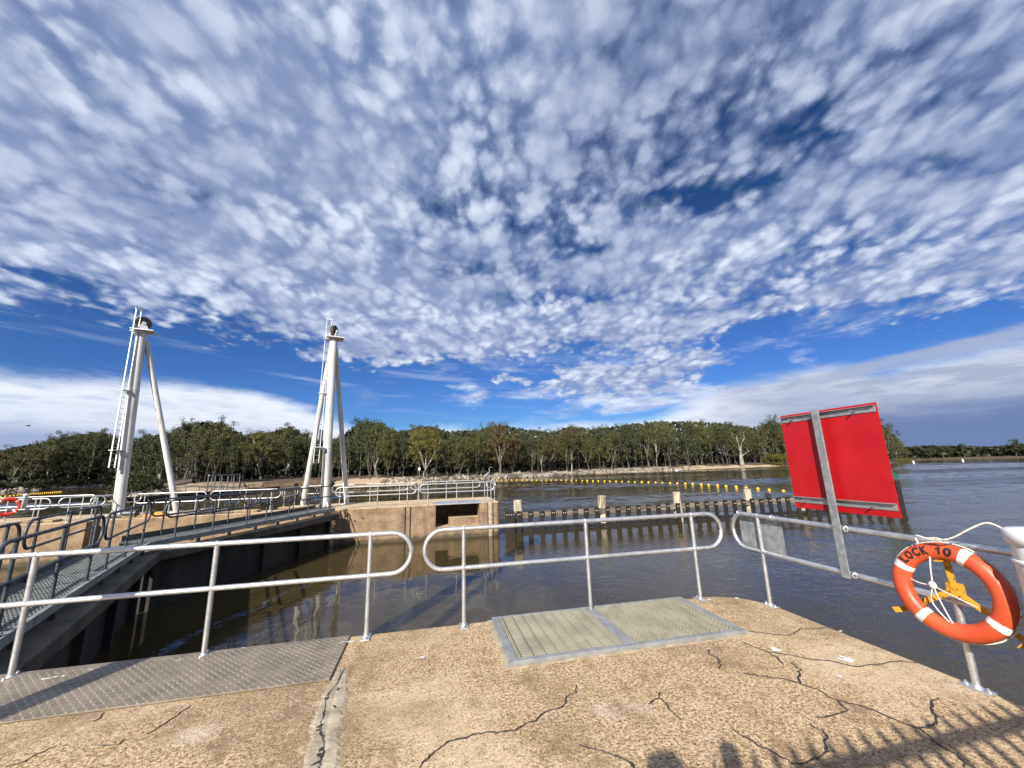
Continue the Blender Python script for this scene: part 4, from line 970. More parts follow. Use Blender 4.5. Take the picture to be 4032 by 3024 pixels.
for x, zt, rr in ((4.62, -.12, .235), (9.36, -.10, .235), (14.0, -.09, .235), (18.75, -.12, .225), (22.6, .0, .23)):
    b = MB(); y = 20.66 if x < 20 else 20.5
    b.tube([(x, y, -4), (x, y, -.8), (x + rng.gauss(0, .01), y, zt - .02)], [rr * 1.04, rr, rr * .98], 18); b.lathe([(rr * .98, -.02), (rr * .9, .012), (0, .02)], (x, y, zt), seg=18)
    b.build('pile', M['timber_pile'], gf, at=gf.location)
ep, ea = fpos(FLEN - .05)
b = MB(); b.box((ep.x, ep.y, (0.12 - 3) / 2), (.24, .24, 3.12), ea, bev=.02); b.box((ep.x + .0, ep.y + .75, (0.12 - 3) / 2), (.24, .24, 3.12), ea, bev=.02)
for z in (-.12, -.75, -1.3): b.box((ep.x, ep.y + .37, z), (.12, .9, .16), ea)
b.build('end_frame', M['timber_dark'], gf, at=gf.location)
gt = thing('navigation_mark', 'green triangular navigation mark at the end of the guide fence', 'navigation mark', (ep.x + .05, ep.y + .2, 0.1))
b = MB(); c = Vector((ep.x - .55, ep.y + .25, .26)); w = 1.0; v0 = [c + Vector((-w, .26, 0)), c + Vector((w, -.26, 0)), c + Vector((0, 0, 1.1))]; o = Vector((.01, .02, 0))
b.add([q - o for q in v0] + [q + o for q in v0], [(0, 1, 2), (5, 4, 3), (0, 3, 4, 1), (1, 4, 5, 2), (2, 5, 3, 0)]); b.build('triangle_board', M['green_sign'], gt, at=gt.location)
b = MB(); b.cyl((ep.x - .52, ep.y + .32, -1.2), (ep.x - .52, ep.y + .32, 1.2), .045, 10); b.build('post', M['galv_dull'], gt, at=gt.location)

# ------------------------------------------------------------------ floats
def ordinal(n): return ['first', 'second', 'third', 'fourth', 'fifth', 'sixth', 'seventh', 'eighth', 'ninth', 'tenth', 'eleventh', 'twelfth', 'thirteenth', 'fourteenth', 'fifteenth', 'sixteenth', 'seventeenth', 'eighteenth', 'nineteenth'][n - 1] if n < 20 else \
    (['twentieth', 'thirtieth', 'fortieth', 'fiftieth'][n // 10 - 2] if n % 10 == 0 else ['twenty', 'thirty', 'forty', 'fifty'][n // 10 - 2] + '-' + ordinal(n % 10))
proto = None
def float_at(p, label, group, k=1.0):
    global proto
    if proto is None:
        proto = thing('float_buoy', 'x', 'buoy', p)
        b = MB(); r_ = .30; prof = [(r_ * math.cos(R(a)), r_ * math.sin(R(a)) * .95 + .10) for a in range(-80, 91, 10)]; prof[-1] = (0, prof[-1][1]); b.lathe(prof, seg=18); b.build('ball', M['yellow'], proto)
        b = MB(); b.lathe([(.302, .10), (.312, .08), (.302, .06)], seg=18); b.cyl((-.40, 0, .05), (.40, 0, .05), .03, 6); b.build('collar', M['black'], proto); o = proto
    else: o = copy_tree(proto)
    o.location = p; o.rotation_euler = (rng.gauss(0, .08), rng.gauss(0, .08), rng.uniform(0, 6)); o.scale = (k, k, k)
    tag(o, label, 'buoy', group)
xs = [2017, 1922, 1845, 1767, 1700, 1632, 1575, 1515, 1465, 1408, 1358, 1305, 1257, 1205, 1160, 1112, 1067, 1020, 978, 935, 895, 853, 817, 775, 740, 702, 668, 628, 595, 560, 527, 492, 460, 428, 396, 362, 332, 297, 265, 230, 195, 162, 128, 95, 62]
for i, x in enumerate(xs):
    y = np.interp(x, [60, 300, 560, 700, 850, 1000, 1200, 1305, 1408, 1515, 1600, 1700, 1767, 1845, 1922, 2017], [486, 487, 489, 491.5, 495, 499, 505, 510, 515, 521, 527, 535, 541, 548, 555, 563])
    p = gp(1900 + x / 1.7015, 1600 + y / 1.7015 + 5.5, ZW); p.z = ZW
    float_at(p, 'yellow ball float, %s in the line from the red board' % ordinal(i + 1), 'yellow floats of the line across the river', .58 * rng.uniform(.88, 1.08))
lx = [(15, 385), (85, 380), (148, 375), (205, 370), (260, 366), (312, 361), (352, 357), (400, 353), (450, 349.5), (490, 346.5), (525, 344), (560, 341), (590, 338.5), (620, 336), (650, 333.5), (680, 331), (710, 328.5), (740, 326), (770, 323.5), (800, 321), (830, 318.5), (860, 316), (885, 314)]
for i, (x, y) in enumerate(lx):
    p = gp(x / 3.687, 1850 + y / 3.687 + 2.5, ZW); p.z = ZW
    float_at(p, 'yellow float, %s in the left bank line from the frame edge' % ordinal(i + 1), 'yellow floats near the left bank', .65)
for i, (x, y) in enumerate(((3597, 1822), (3791, 1814))):
    p = gp(x, y, ZW); b = MB(); b.lathe([(0, -.2), (.35, -.1), (.42, .25), (.3, .5), (.12, .62), (0, .64)], seg=14); b.lathe([(.05, .6), (.05, 1.0), (0, 1.02)], seg=8)
    o = b.build('marker_buoy', M['white_tube']); o.location = (p.x, p.y, ZW)
    tag(o, ('small white buoy on the far water below the headland trees', 'small white buoy on the far water before the distant right bank')[i], 'buoy', 'white marker buoys')

# ------------------------------------------------------------------ birds
def skin_body(name, V, E_, rad, mat_, parent=None, sub=1):
    me = bpy.data.meshes.new(name); me.from_pydata(V, E_, []); me.materials.append(mat_)
    o = bpy.data.objects.new(name, me); COL.objects.link(o)
    if parent: o.parent = parent
    sk = o.modifiers.new('skin', 'SKIN'); sk.use_smooth_shade = True
    if not me.skin_vertices: me.skin_vertices.new()
    for i, r_ in enumerate(rad): me.skin_vertices[0].data[i].radius = (r_, r_) if not hasattr(r_, '__len__') else r_; me.skin_vertices[0].data[i].use_root = (i == 0)
    ss = o.modifiers.new('smooth', 'SUBSURF'); ss.levels = sub; ss.render_levels = sub
    return o
hp = Vector((3.36, 22.75, ZF + 1.01))
hr = thing('heron', 'grey heron standing on the white rail at the end of the far pier', 'bird', hp, R(0)); hr.scale = (.8, .8, .8)
V = [(0, 0, .42), (-.12, 0, .36), (-.24, 0, .26), (-.36, 0, .16), (.08, 0, .50), (.12, 0, .60), (.09, 0, .70), (.10, 0, .80), (.15, 0, .875), (.205, 0, .885), (.29, 0, .875), (.36, 0, .865),
     (-.03, .035, .30), (-.02, .035, .17), (-.03, .035, .02), (.03, .035, .0), (-.03, -.035, .30), (-.02, -.035, .17), (-.03, -.035, .02), (.03, -.035, .0)]
E_ = [(0, 1), (1, 2), (2, 3), (0, 4), (4, 5), (5, 6), (6, 7), (7, 8), (8, 9), (9, 10), (10, 11), (1, 12), (12, 13), (13, 14), (14, 15), (1, 16), (16, 17), (17, 18), (18, 19)]
rad = [.095, .11, .075, .025, .06, .038, .03, .03, .038, .034, .016, .006, .022, .012, .012, .01, .022, .012, .012, .01]
skin_body('body', V, E_, rad, M['heron'], hr, 2)
cpnt, _ = fpos(16.0)
co = thing('cormorant', 'small black cormorant perched on the guide fence rail', 'bird', (cpnt.x, cpnt.y + .1, -.725), R(20))
V = [(0, 0, .16), (-.07, 0, .09), (-.16, 0, -.02), (.03, 0, .25), (.03, 0, .33), (.045, 0, .40), (.09, 0, .41), (.14, 0, .405), (0, .03, .05), (.01, .03, .0), (0, -.03, .05), (.01, -.03, .0)]
skin_body('body', V, [(0, 1), (1, 2), (0, 3), (3, 4), (4, 5), (5, 6), (6, 7), (0, 8), (8, 9), (0, 10), (10, 11)], [.075, .07, .03, .05, .028, .03, .02, .006, .025, .012, .025, .012], M['bird_dark'], co, 2)
dk_p = gp(1900 + 1917 / 1.7015, 1600 + 606 / 1.7015, ZW)
dk = thing('duck', 'dark water bird floating behind the guide fence', 'bird', (dk_p.x, dk_p.y, ZW), R(200))
skin_body('body', [(0, 0, .10), (.14, 0, .11), (.22, 0, .2), (.25, 0, .3), (.33, 0, .3), (-.16, 0, .12), (-.28, 0, .16)], [(0, 1), (1, 2), (2, 3), (3, 4), (0, 5), (5, 6)], [.15, .12, .06, .06, .02, .12, .03], M['bird_dark'], dk, 2)
fb = thing('flying_bird', 'dark bird gliding above the trees at far left', 'bird', at_dist(113, 1677, 78), R(35))
skin_body('body', [(0, 0, 0), (.30, 0, .03), (.42, 0, .04), (-.35, 0, 0), (-.6, 0, -.02), (.05, .35, .16), (-.02, .75, .12), (-.15, 1.05, .0), (.05, -.35, .16), (-.02, -.75, .12), (-.15, -1.05, .0)],
          [(0, 1), (1, 2), (0, 3), (3, 4), (0, 5), (5, 6), (6, 7), (0, 8), (8, 9), (9, 10)], [.13, .07, .02, .08, .10, .10, .09, .02, .10, .09, .02], M['bird_dark'], fb, 1); fb.scale = (.5, .5, .5)

kp = gp(612, 2036, ZF); kb = MB(); kb.box((0, 0, .07), (.9, .16, .14), bev=.03); kb.box((.1, .02, .17), (.3, .12, .08), bev=.02)
ko = kb.build('edge_block', M['yellow_steel']); ko.location = kp; tag(ko, 'low yellow painted block on the far deck behind the gate walkway', 'block')
# ------------------------------------------------------------------ second lifebuoy on the far deck
lifebuoy('red lifebuoy hanging on the far deck rail at the left frame edge', (-16.47, 19.98, .62), (.62, -.78, 0), .30, .072, 'red_ring', None, (45, 135, 225, 315))
tb2 = thing('storage_tube', 'white tube on the far deck rail beside the red lifebuoy', 'tube', (-15.98, 20.0, .52))
b = MB(); b.lathe([(0, 0), (.075, 0), (.075, .50), (.085, .51), (.085, .58), (0, .59)], seg=18); b.build('barrel', M['white_tube'], tb2)

# ------------------------------------------------------------------ timber wharf and yard on the left bank
wf = thing('timber_wharf', 'long low brown timber wharf with short rail posts along the left bank', 'wharf', (-40, 71, ZW))
WP = [gp(470, 1964, -.95), gp(700, 1947, -1.05), gp(900, 1932, -1.1), gp(1000, 1925, -1.15), gp(1170, 1911, -1.2)]
b = MB()
for a, c in zip(WP[:-1], WP[1:]):
    b.bar((a.x, a.y, a.z), (c.x, c.y, c.z), .5, .22); b.bar((a.x - .5, a.y + .2, -1.6), (c.x - .5, c.y + .2, -1.6), .25, .9)
b.build('deck_beam', M['wharf'], wf, at=wf.location)
for a, c in zip(WP[:-1], WP[1:]):
    n = max(2, int((c - a).length / 2.3))
    for k in range(n):
        p = a.lerp(c, (k + .5) / n); b = MB(); b.bar((p.x - .1, p.y, -2.6), (p.x - .1, p.y, p.z), .35, .35); b.build('pile', M['timber_dark'], wf, at=wf.location)
        b = MB(); b.bar((p.x, p.y, p.z), (p.x, p.y, p.z + rng.uniform(.8, 1.05)), .09, .09); b.build('rail_post', M['wharf'], wf, at=wf.location)
def ground_at(x, y): return Vector((x, y, float(land_z(x, y)[0])))
def on_land(px, D):
    p = at_dist(px, 1850, D); return ground_at(p.x, p.y)
# steel frame
a0 = on_land(825, 84); a1 = on_land(948, 92)
fr = thing('steel_frame', 'open row of grey posts under a top beam standing on the left bank', 'frame', a0)
hz = 4.0
b = MB(); b.bar((a0.x, a0.y, a0.z + hz), (a1.x, a1.y, a0.z + hz), .16, .2); b.build('top_beam', M['galv_dull'], fr, at=a0)
for k in range(6):
    p = a0.lerp(a1, k / 5); b = MB(); b.bar((p.x, p.y, p.z - .6), (p.x, p.y, a0.z + hz - .1), .16, .16); b.build('post', M['dark_steel'], fr, at=a0)
b = MB()
for k in (1, 3): p = a0.lerp(a1, k / 5); q = a0.lerp(a1, (k + 1) / 5); b.bar((p.x, p.y, a0.z + .2), (q.x, q.y, a0.z + .25), .1, .1)
b.build('brace', M['galv_dull'], fr, at=a0)
def pile_of_timber(px, D, w, d, h, label, name='timber_stack', cat='timber stack', m_='wharf'):
    p = on_land(px, D); t = thing(name, label, cat, p, -HEAD + R(rng.uniform(-8, 8)))
    n = max(2, int(h / .32))
    for k in range(n):
        b = MB()
        for j in range(4): b.box((rng.uniform(-.1, .1), (j - 1.5) * d / 4, h * (k + .5) / n), (w * rng.uniform(.92, 1), d / 4 * .92, h / n * .9), bev=.02)
        b.build('layer', M[m_], t)
pile_of_timber(935, 86, 2.6, 1.4, 1.6, 'pale box like timber stack right of the open steel frame', m_='timber_rail')
pile_of_timber(965, 88, 1.8, 1.4, 1.4, 'smaller timber stack beside the pale one by the steel frame', m_='timber_rail')
pile_of_timber(1082, 96, 9.5, 2.2, 2.1, 'long brown timber stack on the bank left of the masts leg')
pile_of_timber(1240, 104, 9.5, 2.0, 1.9, 'brown timber stack on the bank behind the right mast')
for k in range(7):
    p = on_land(1125 + k * 9, 92 + k * .4); b = MB(); b.bar((0, 0, -.4), (0, 0, 1.0 + (k % 3) * .35), .3, .3); o = b.build('bollard_pile', M['timber_dark']); o.location = p
    tag(o, 'short dark timber pile in the huddled row on the wharf end', 'timber pile', 'dark piles at the wharf end')
sf = thing('timber_screen', 'ragged timber screen on thin posts behind the wharf', 'screen', on_land(995, 90), -HEAD)
b = MB(); b.box((0, 0, 2.4), (4.6, .12, .8)); b.build('panel', M['timber_rail'], sf); b = MB()
for x in (-2.2, -.9, .4, 2.2): b.bar((x, 0, -.4), (x, 0, 2.4), .12, .12)
b.build('post', M['wharf'], sf)
# sheds
def shed(px, D, w, d, h, label):
    p = on_land(px, D); t = thing('shed', label, 'shed', p, -R(30))
    b = MB(); b.box((0, 0, h / 2 - .2), (w, d, h + .4)); b.build('wall', M['shed'], t)
    b = MB(); y0, y1 = -d / 2 - .25, d / 2 + .25; x0, x1 = -w / 2 - .25, w / 2 + .25
    b.add([(x0, y0, h), (x1, y0, h), (x1, 0, h + .55), (x0, 0, h + .55), (x0, y1, h), (x1, y1, h), (x0, y0, h + .1), (x1, y0, h + .1), (x1, 0, h + .65), (x0, 0, h + .65), (x0, y1, h + .1), (x1, y1, h + .1)],
          [(0, 1, 2, 3), (3, 2, 5, 4), (6, 9, 8, 7), (9, 10, 11, 8), (0, 6, 7, 1), (4, 5, 11, 10), (0, 3, 9, 6), (3, 4, 10, 9), (1, 7, 8, 2), (2, 8, 11, 5)]); b.build('roof', M['shed_roof'], t)
    b = MB(); b.box((w / 2 + .02, 0, h * .42), (.06, 1.6, h * .85)); b.build('door', M['shed'], t)
shed(1290, 128, 9.0, 5.0, 3.6, 'dark green sheet metal shed behind the right mast')
shed(1397, 134, 6.5, 4.5, 3.2, 'smaller dark green shed right of the mast leg')
# little sign on the bank and the parked utility car
def bank_sign(px, D, label):
    p = on_land(px, D); t = thing('bank_sign', label, 'sign', p, -HEAD)
    b = MB(); b.box((0, -.05, 2.1), (.55, .04, .7)); b.build('plate', M['band'], t); b = MB(); b.cyl((0, 0, -.3), (0, 0, 2.4), .05, 6); b.build('post', M['galv_dull'], t)
bank_sign(1651, 104, 'small white sign on a thin post left of the spreading bank tree')
def ute(px, D):
    p = on_land(px, D); t = thing('parked_car', 'white four wheel drive parked under the trees on the right bank', 'car', p, R(8))
    b = MB(); b.box((0, 0, .78), (4.4, 1.75, .62), bev=.09); b.box((1.5, 0, 1.1), (1.3, 1.6, .16), bev=.05); b.build('body', M['white_car'], t)
    b = MB(); b.box((-.45, 0, 1.38), (2.5, 1.6, .66), bev=.16); b.box((-.45, 0, 1.74), (2.2, 1.45, .06), bev=.02); cb = b.build('cabin', M['white_car'], t)
    b = MB(); b.box((-.45, 0, 1.42), (2.1, 1.64, .40)); b.box((.78, 0, 1.42), (.1, 1.35, .4)); b.build('window', M['glass_dark'], cb)
    for x in (-1.4, 1.4):
        for y in (-.82, .82):
            b = MB(); b.cyl((x, y - .12, .40), (x, y + .12, .40), .40, 16); wl = b.build('wheel', M['rubber'], t)
            b = MB(); b.cyl((x, y - .13, .40), (x, y + .13, .40), .22, 12); b.build('rim', M['bolt'], wl)
    for y in (-.62, .62): b = MB(); b.box((2.2, y, .85), (.06, .32, .18)); b.build('headlight', M['band'], t)
ute(2676, 158)

# ------------------------------------------------------------------ trees
def gum(seed, H, W, bare=.32, fork=.30, clumps=46, cards=70, card=.42, forks=4, flat=.72, droop=.35):
    """river gum of height H and crown width W at the origin: (trunk mesh builder, leaf mesh builder)"""
    g = random.Random(seed); T_ = MB(); Lf = MB(); tips = []
    r0 = H * .022 + .08
    def limb(p, d, L, r, depth):
        n = 5 if depth < 2 else 3; P = [Vector(p)]; dd = Vector(d).normalized()
        for i in range(n):
            dd = (dd + Vector((g.gauss(0, .13), g.gauss(0, .13), g.gauss(.06, .08)))).normalized(); P.append(P[-1] + dd * (L / n))
        T_.tube(P, [r * (1 - .5 * i / n) for i in range(n + 1)], 8 if depth == 0 else (6 if depth == 1 else 4), caps=False)
        return P, dd
    hf = H * fork; P, dd = limb((0, 0, -.4), (g.gauss(0, .10), g.gauss(0, .10), 1), hf + .4, r0, 0)
    base = P[-1]
    for k in range(forks):
        an = 2 * math.pi * (k + g.uniform(-.3, .3)) / forks; out_ = g.uniform(.28, .75) if k else .12
        d = Vector((math.cos(an) * out_, math.sin(an) * out_, 1)); L = H * g.uniform(.30, .46)
        st = P[-1] if k < 3 else P[-2]
        Q, d2 = limb(st, d, L, r0 * g.uniform(.42, .62), 1); tips.append((Q[-1], 1.0)); tips.append((Q[-2], .8))
        for j in range(4):
            i0 = g.choice((2, 3, 4, 5)); an2 = g.uniform(0, 6.28); o2 = g.uniform(.4, 1.2)
            d3 = (d2 + Vector((math.cos(an2) * o2, math.sin(an2) * o2, g.uniform(-.1, .7)))).normalized()
            S, d4 = limb(Q[i0], d3, H * g.uniform(.14, .24), r0 * .22, 2); tips += [(S[-1], 1.0), (S[-2], .75)]
    # fit the crown's outline
    zt = max(t[0].z for t in tips); kz = (H * .95 - hf) / max(.1, zt - hf); mx = max(math.hypot(t[0].x, t[0].y) for t in tips); kx = (W * .40) / mx
    fx = lambda p: Vector((p.x * (1 + (kx - 1) * min(1, max(0, (p.z - hf * .8)) / (H * .2))), p.y * (1 + (kx - 1) * min(1, max(0, (p.z - hf * .8)) / (H * .2))), p.z if p.z < hf else hf + (p.z - hf) * kz))
    T_.v = [tuple(fx(Vector(p))) for p in T_.v]; tips = [(fx(t), s) for t, s in tips]
    while len(tips) < clumps:
        a, b_ = g.choice(tips)[0], g.choice(tips)[0]; q = a.lerp(b_, g.uniform(.1, .5)) + Vector((g.gauss(0, W * .05), g.gauss(0, W * .05), g.gauss(0, H * .03)))
        if g.random() < .5:
            zz = g.uniform(bare * 1.05, .9); rad_ = W * .46 * math.sin(math.pi * min(1, max(.08, (zz - bare * .7) / (1.02 - bare * .7))) ** .8) * g.uniform(.55, 1.0); an = g.uniform(0, 6.28); q = Vector((math.cos(an) * rad_, math.sin(an) * rad_, H * zz))
        if q.z > H * bare: tips.append((q, .9))
    tips = tips[:clumps]
    for c, s in tips:
        if c.z < H * bare * .8: continue
        rx = W * g.uniform(.062, .108) * s; rz = rx * flat * g.uniform(.8, 1.2)
        for _ in range(cards):
            while True:
                u_ = Vector((g.uniform(-1, 1), g.uniform(-1, 1), g.uniform(-1, 1)))
                l = u_.length
                if .25 < l < 1: break
            u_ *= (0.72 + .28 * g.random()) / max(l, .6) if l > .6 else 1
            q = c + Vector((u_.x * rx, u_.y * rx, u_.z * rz))
            nrm = (u_ * 1.3 + Vector((g.gauss(0, .42), g.gauss(0, .42), g.gauss(.25, .4)))).normalized()
            ax_ = nrm.cross(Vector((g.gauss(0, 1), g.gauss(0, 1), g.gauss(0, .5) - droop))).normalized(); ay_ = nrm.cross(ax_)
            l, w = card * g.uniform(.6, 1.25), card * g.uniform(.28, .55)
            Lf.add([q - ax_ * l * .5, q + ay_ * w * .5, q + ax_ * l * .5, q - ay_ * w * .5], [(0, 1, 2, 3)])
    return T_, Lf
PROTO = {}
def tree_proto(key, leaf, bark, *a, **k):
    T_, Lf = gum(*a, **k); t = thing('gum_tree', 'x', 'tree', (0, 0, 0))
    tr = T_.build('trunk', M[bark], t); cr_ = Lf.build('crown', M[leaf], t); PROTO[key] = t; t['H'] = a[1]; return t
SPEC = []
for i in range(4): SPEC.append(('olive%d' % i, 'leaf_olive', 'bark_mid', 100 + i, 18, 13.5, .22, .20 + .03 * i, 120, 50, .44))
for i in range(4): SPEC.append(('dark%d' % i, 'leaf_dark', 'bark_dark' if i % 2 else 'bark_mid', 200 + i, 18, 12.5, .22, .24, 112, 50, .44))
for i in range(2): SPEC.append(('bronze%d' % i, 'leaf_bronze', 'bark', 300 + i, 18, 13.5, .22, .20, 120, 50, .44))
for i in range(2): SPEC.append(('gold%d' % i, 'leaf_gold', 'bark', 400 + i, 18, 15, .20, .18, 124, 52, .44))
for i in range(3): SPEC.append(('slim%d' % i, 'leaf_dark', 'bark_mid', 500 + i, 18, 7.5, .40, .42, 50, 46, .44))
for i in range(3): SPEC.append(('white%d' % i, 'leaf_olive' if i else 'leaf_dark', 'bark', 600 + i, 18, 12.5, .28, .24, 104, 50, .44))
for s in SPEC: tree_proto(s[0], s[1], s[2], s[3], s[4], s[5], bare=s[6], fork=s[7], clumps=s[8], cards=s[9], card=s[10])
def sapling_proto(seed):
    """a bare pole of a young gum under the canopy"""
    g = random.Random(seed); t = thing('gum_tree', 'x', 'tree', (0, 0, 0)); b = MB()
    p = [Vector((0, 0, -.4))]; d = Vector((g.gauss(0, .07), g.gauss(0, .07), 1))
    for i in range(6): d = (d + Vector((g.gauss(0, .05), g.gauss(0, .05), .1))).normalized(); p.append(p[-1] + d * 2.4)
    b.tube(p, [.17 - .018 * i for i in range(7)], 6, caps=False)
    for k in range(3): q = p[3 + k]; b.tube([q, q + Vector((g.gauss(0, .8), g.gauss(0, .8), 1.6)), q + Vector((g.gauss(0, 1.2), g.gauss(0, 1.2), 3.2))], [.06, .04, .02], 4, caps=False)
    b.build('trunk', M['bark_mid'], t); L = MB()
    for k in range(7):
        c = p[-1] + Vector((g.gauss(0, 1.1), g.gauss(0, 1.1), g.gauss(-.6, 1.3)))
        for _ in range(45):
            q = c + Vector((g.gauss(0, .5), g.gauss(0, .5), g.gauss(0, .4))); n_ = Vector((g.gauss(0, 1), g.gauss(0, 1), g.gauss(0, 1))).normalized(); ax_ = n_.orthogonal().normalized(); ay_ = n_.cross(ax_)
            L.add([q - ax_ * .25, q + ay_ * .12, q + ax_ * .25, q - ay_ * .12], [(0, 1, 2, 3)])
    L.build('crown', M['leaf_dark'], t); t['H'] = 14.0; return t
for i in range(3): PROTO['pole%d' % i] = sapling_proto(700 + i)
def shrub_proto(key, seed, leaf):
    g = random.Random(seed); t = thing('shrub', 'x', 'shrub', (0, 0, 0)); b = MB(); L = MB()
    for k in range(6):
        e_ = Vector((g.gauss(0, .8), g.gauss(0, .8), g.uniform(1.2, 2.4))); b.tube([(0, 0, -.2), e_ * .5, e_], [.07, .05, .02], 4, caps=False)
    for k in range(24):
        c = Vector((g.gauss(0, 1.0), g.gauss(0, 1.0), g.uniform(.3, 2.3)))
        for _ in range(120):
            q = c + Vector((g.gauss(0, .36), g.gauss(0, .36), g.gauss(0, .3))); n_ = Vector((g.gauss(0, 1), g.gauss(0, 1), g.gauss(.3, 1))).normalized(); ax_ = n_.orthogonal().normalized(); ay_ = n_.cross(ax_)
            L.add([q - ax_ * .13, q + ay_ * .06, q + ax_ * .13, q - ay_ * .06], [(0, 1, 2, 3)])
    b.build('stem', M['bark_dark'], t); L.build('foliage', M[leaf], t); PROTO[key] = t
shrub_proto('shrub_dark', 801, 'leaf_dark'); shrub_proto('shrub_gold', 802, 'leaf_gold')
used = set()
def plant(key, pos, H, label, group=None, width=1.0, cat='tree', rz=None, lean=0.0):
    src = PROTO[key]
    if key not in used: o = src; used.add(key)
    else: o = copy_tree(src)
    if 'H' in o: k = H / src.get('Href', src['H'])
    else: k = H / 2.6
    o.location = pos; o.rotation_euler = (lean * .5, lean, rng.uniform(0, 6.28) if rz is None else rz); o.scale = (k * width, k * width, k)
    tag(o, label, cat, group); return o
HREF = {k: t.get('H', 2.6) for k, t in PROTO.items()}
for t in PROTO.values():
    if 'H' in t: t['Href'] = t['H']
SKY = [(-400, 1770), (0, 1760), (60, 1745), (170, 1720), (270, 1700), (350, 1682), (420, 1690), (470, 1730), (560, 1695), (640, 1690), (700, 1650), (780, 1640), (830, 1642), (890, 1672), (950, 1700), (1060, 1682), (1130, 1665), (1190, 1700),
       (1260, 1738), (1310, 1718), (1400, 1650), (1440, 1642), (1500, 1650), (1560, 1688), (1640, 1667), (1700, 1667), (1760, 1687), (1880, 1680), (1960, 1656), (2010, 1662), (2080, 1677), (2180, 1690), (2250, 1665), (2340, 1672), (2420, 1665),
       (2520, 1650), (2630, 1642), (2720, 1642), (2830, 1645), (2950, 1662), (3000, 1668), (3060, 1650), (3200, 1650), (3400, 1640), (3500, 1640), (3540, 1690), (3590, 1750)]
def sky_h(px, D, gz):
    y = np.interp(px, [a for a, _ in SKY], [b_ for _, b_ in SKY]); p = at_dist(px, y, D); return p.z - gz
def bank_dist(px):
    """distance along the view at which the land starts"""
    v = ray(px, 1850); h = Vector((v.x, v.y)).normalized(); ds = np.arange(55, 330, .5); sd_ = bank_sd(h.x * ds, h.y * ds)
    if px < 1290: # behind the wharf the wood begins well inland
        i = np.where(sd_ > (9 if px > 640 else 1.5))[0]
    else: i = np.where(sd_ > .8)[0]
    return ds[i[0]] if len(i) else 300.0
_bd = {}
_obd = bank_dist
def bank_dist(px):
    k = round(px / 8) * 8
    if k not in _bd: _bd[k] = _obd(k)
    return _bd[k]
def put(key, px, ry, Hk, label, group=None, width=1.0, py_top=None, lean=0.0, rz=None):
    D = bank_dist(px) + ry; p = at_dist(px, 1850, D); p = ground_at(p.x, p.y)
    H = (at_dist(px, py_top, D).z - p.z) if py_top else sky_h(px, D, p.z) * Hk
    return plant(key, p, H, label, group, width, lean=lean, rz=rz)
# ---- trees one can tell apart
put('gold0', 1030, 9, 1, 'wide yellow green gum with a forked white trunk behind the timber stacks', width=1.02, py_top=1682)
put('white0', 1128, 8, 1, 'dark gum with one leaning white trunk left of the right mast', width=.8, py_top=1668, lean=.06)
put('white1', 1487, 6, 1, 'tall gum with twin white trunks just right of the right mast', width=.72, py_top=1645)
put('dark2', 1418, 16, 1, 'tall dark gum behind the smaller green shed', width=.66, py_top=1640)
put('gold1', 1668, 3, 1, 'round olive gum with a dark single trunk standing at the water edge', width=.92, py_top=1668)
put('olive1', 1806, 3, 1, 'low spreading gum at the water edge right of the round olive gum', width=.95, py_top=1716)
put('bronze0', 1970, 5, 1, 'broad bronze crowned gum above the start of the float line', width=.82, py_top=1656)
put('white2', 2135, 4, 1, 'gum with a slim white forked trunk right of the bronze gum', width=.60, py_top=1708)
put('bronze1', 2250, 9, 1, 'brownish gum behind the rock bank', width=.7, py_top=1668)
put('white1', 2590, 9, 1, 'tall green gum with leaning pale trunks near the white car', width=.8, py_top=1655)
put('dark1', 740, 10, 1, 'tallest gum left of the masts with a thin top', width=.72, py_top=1636)
put('dark3', 350, 6, 1, 'tall dark gum left of the disc wheel mast', width=.78, py_top=1682)
put('olive0', 3020, 6, 1, 'gum with a thick leaning grey trunk left of the red board', width=.6, py_top=1672, lean=-.05)
put('dark0', 3075, 12, 1, 'tall thin topped gum just behind the left edge of the red board', width=.55, py_top=1622)
put('white2', 3475, 5, 1, 'open gum with pale limbs right of the red board', width=.55, py_top=1628)
put('gold1', 3540, 3, 1, 'low rounded gum at the tip of the headland', width=1.05, py_top=1712)
put('white1', 205, 6, 1, 'gum with a pale forked trunk at the far left, left of the ladder', width=.85, py_top=1712)
put('white2', 60, 5, 1, 'gum with slim pale stems nearest the left frame edge', width=.8, py_top=1752)
put('dark2', 275, 5, 1, 'round headed dark gum just left of the mast ladder', width=.8, py_top=1696)
put('white0', 640, 7, 1, 'gum with a slim pale trunk right of the left mast', width=.75, py_top=1688)
# the old broken gum standing in the shallows
D = bank_dist(2925) - 1.0; p = at_dist(2925, 1850, D); p = ground_at(p.x, p.y); dg = thing('dead_gum', 'old gum with a thick pale broken topped trunk standing at the water edge', 'tree', p)
g_ = random.Random(5); b = MB(); Ht = at_dist(2925, 1715, D).z - p.z
P = [Vector((0, 0, -1)), Vector((.1, 0, 1.5)), Vector((-.1, 0, Ht * .3)), Vector((.25, 0, Ht * .5)), Vector((-.35, 0, Ht * .78)), Vector((-.7, 0, Ht))]
b.tube(P, [1.25, .85, .62, .42, .26, .14], 12)
for st, e_, r_ in ((3, (3.4, .4, Ht * .92), .45), (2, (3.8, -.3, Ht * .48), .35), (3, (-3.2, 0, Ht * .72), .28), (4, (-2.4, .5, Ht * .98), .2)):
    q = P[st]; e_ = Vector(e_); b.tube([q, q.lerp(e_, .5) + Vector((g_.gauss(0, .4), 0, .5)), e_, e_ + Vector((g_.gauss(.3, .4), 0, 1.8))], [r_ * .75, r_ * .6, r_ * .4, r_ * .2], 7)
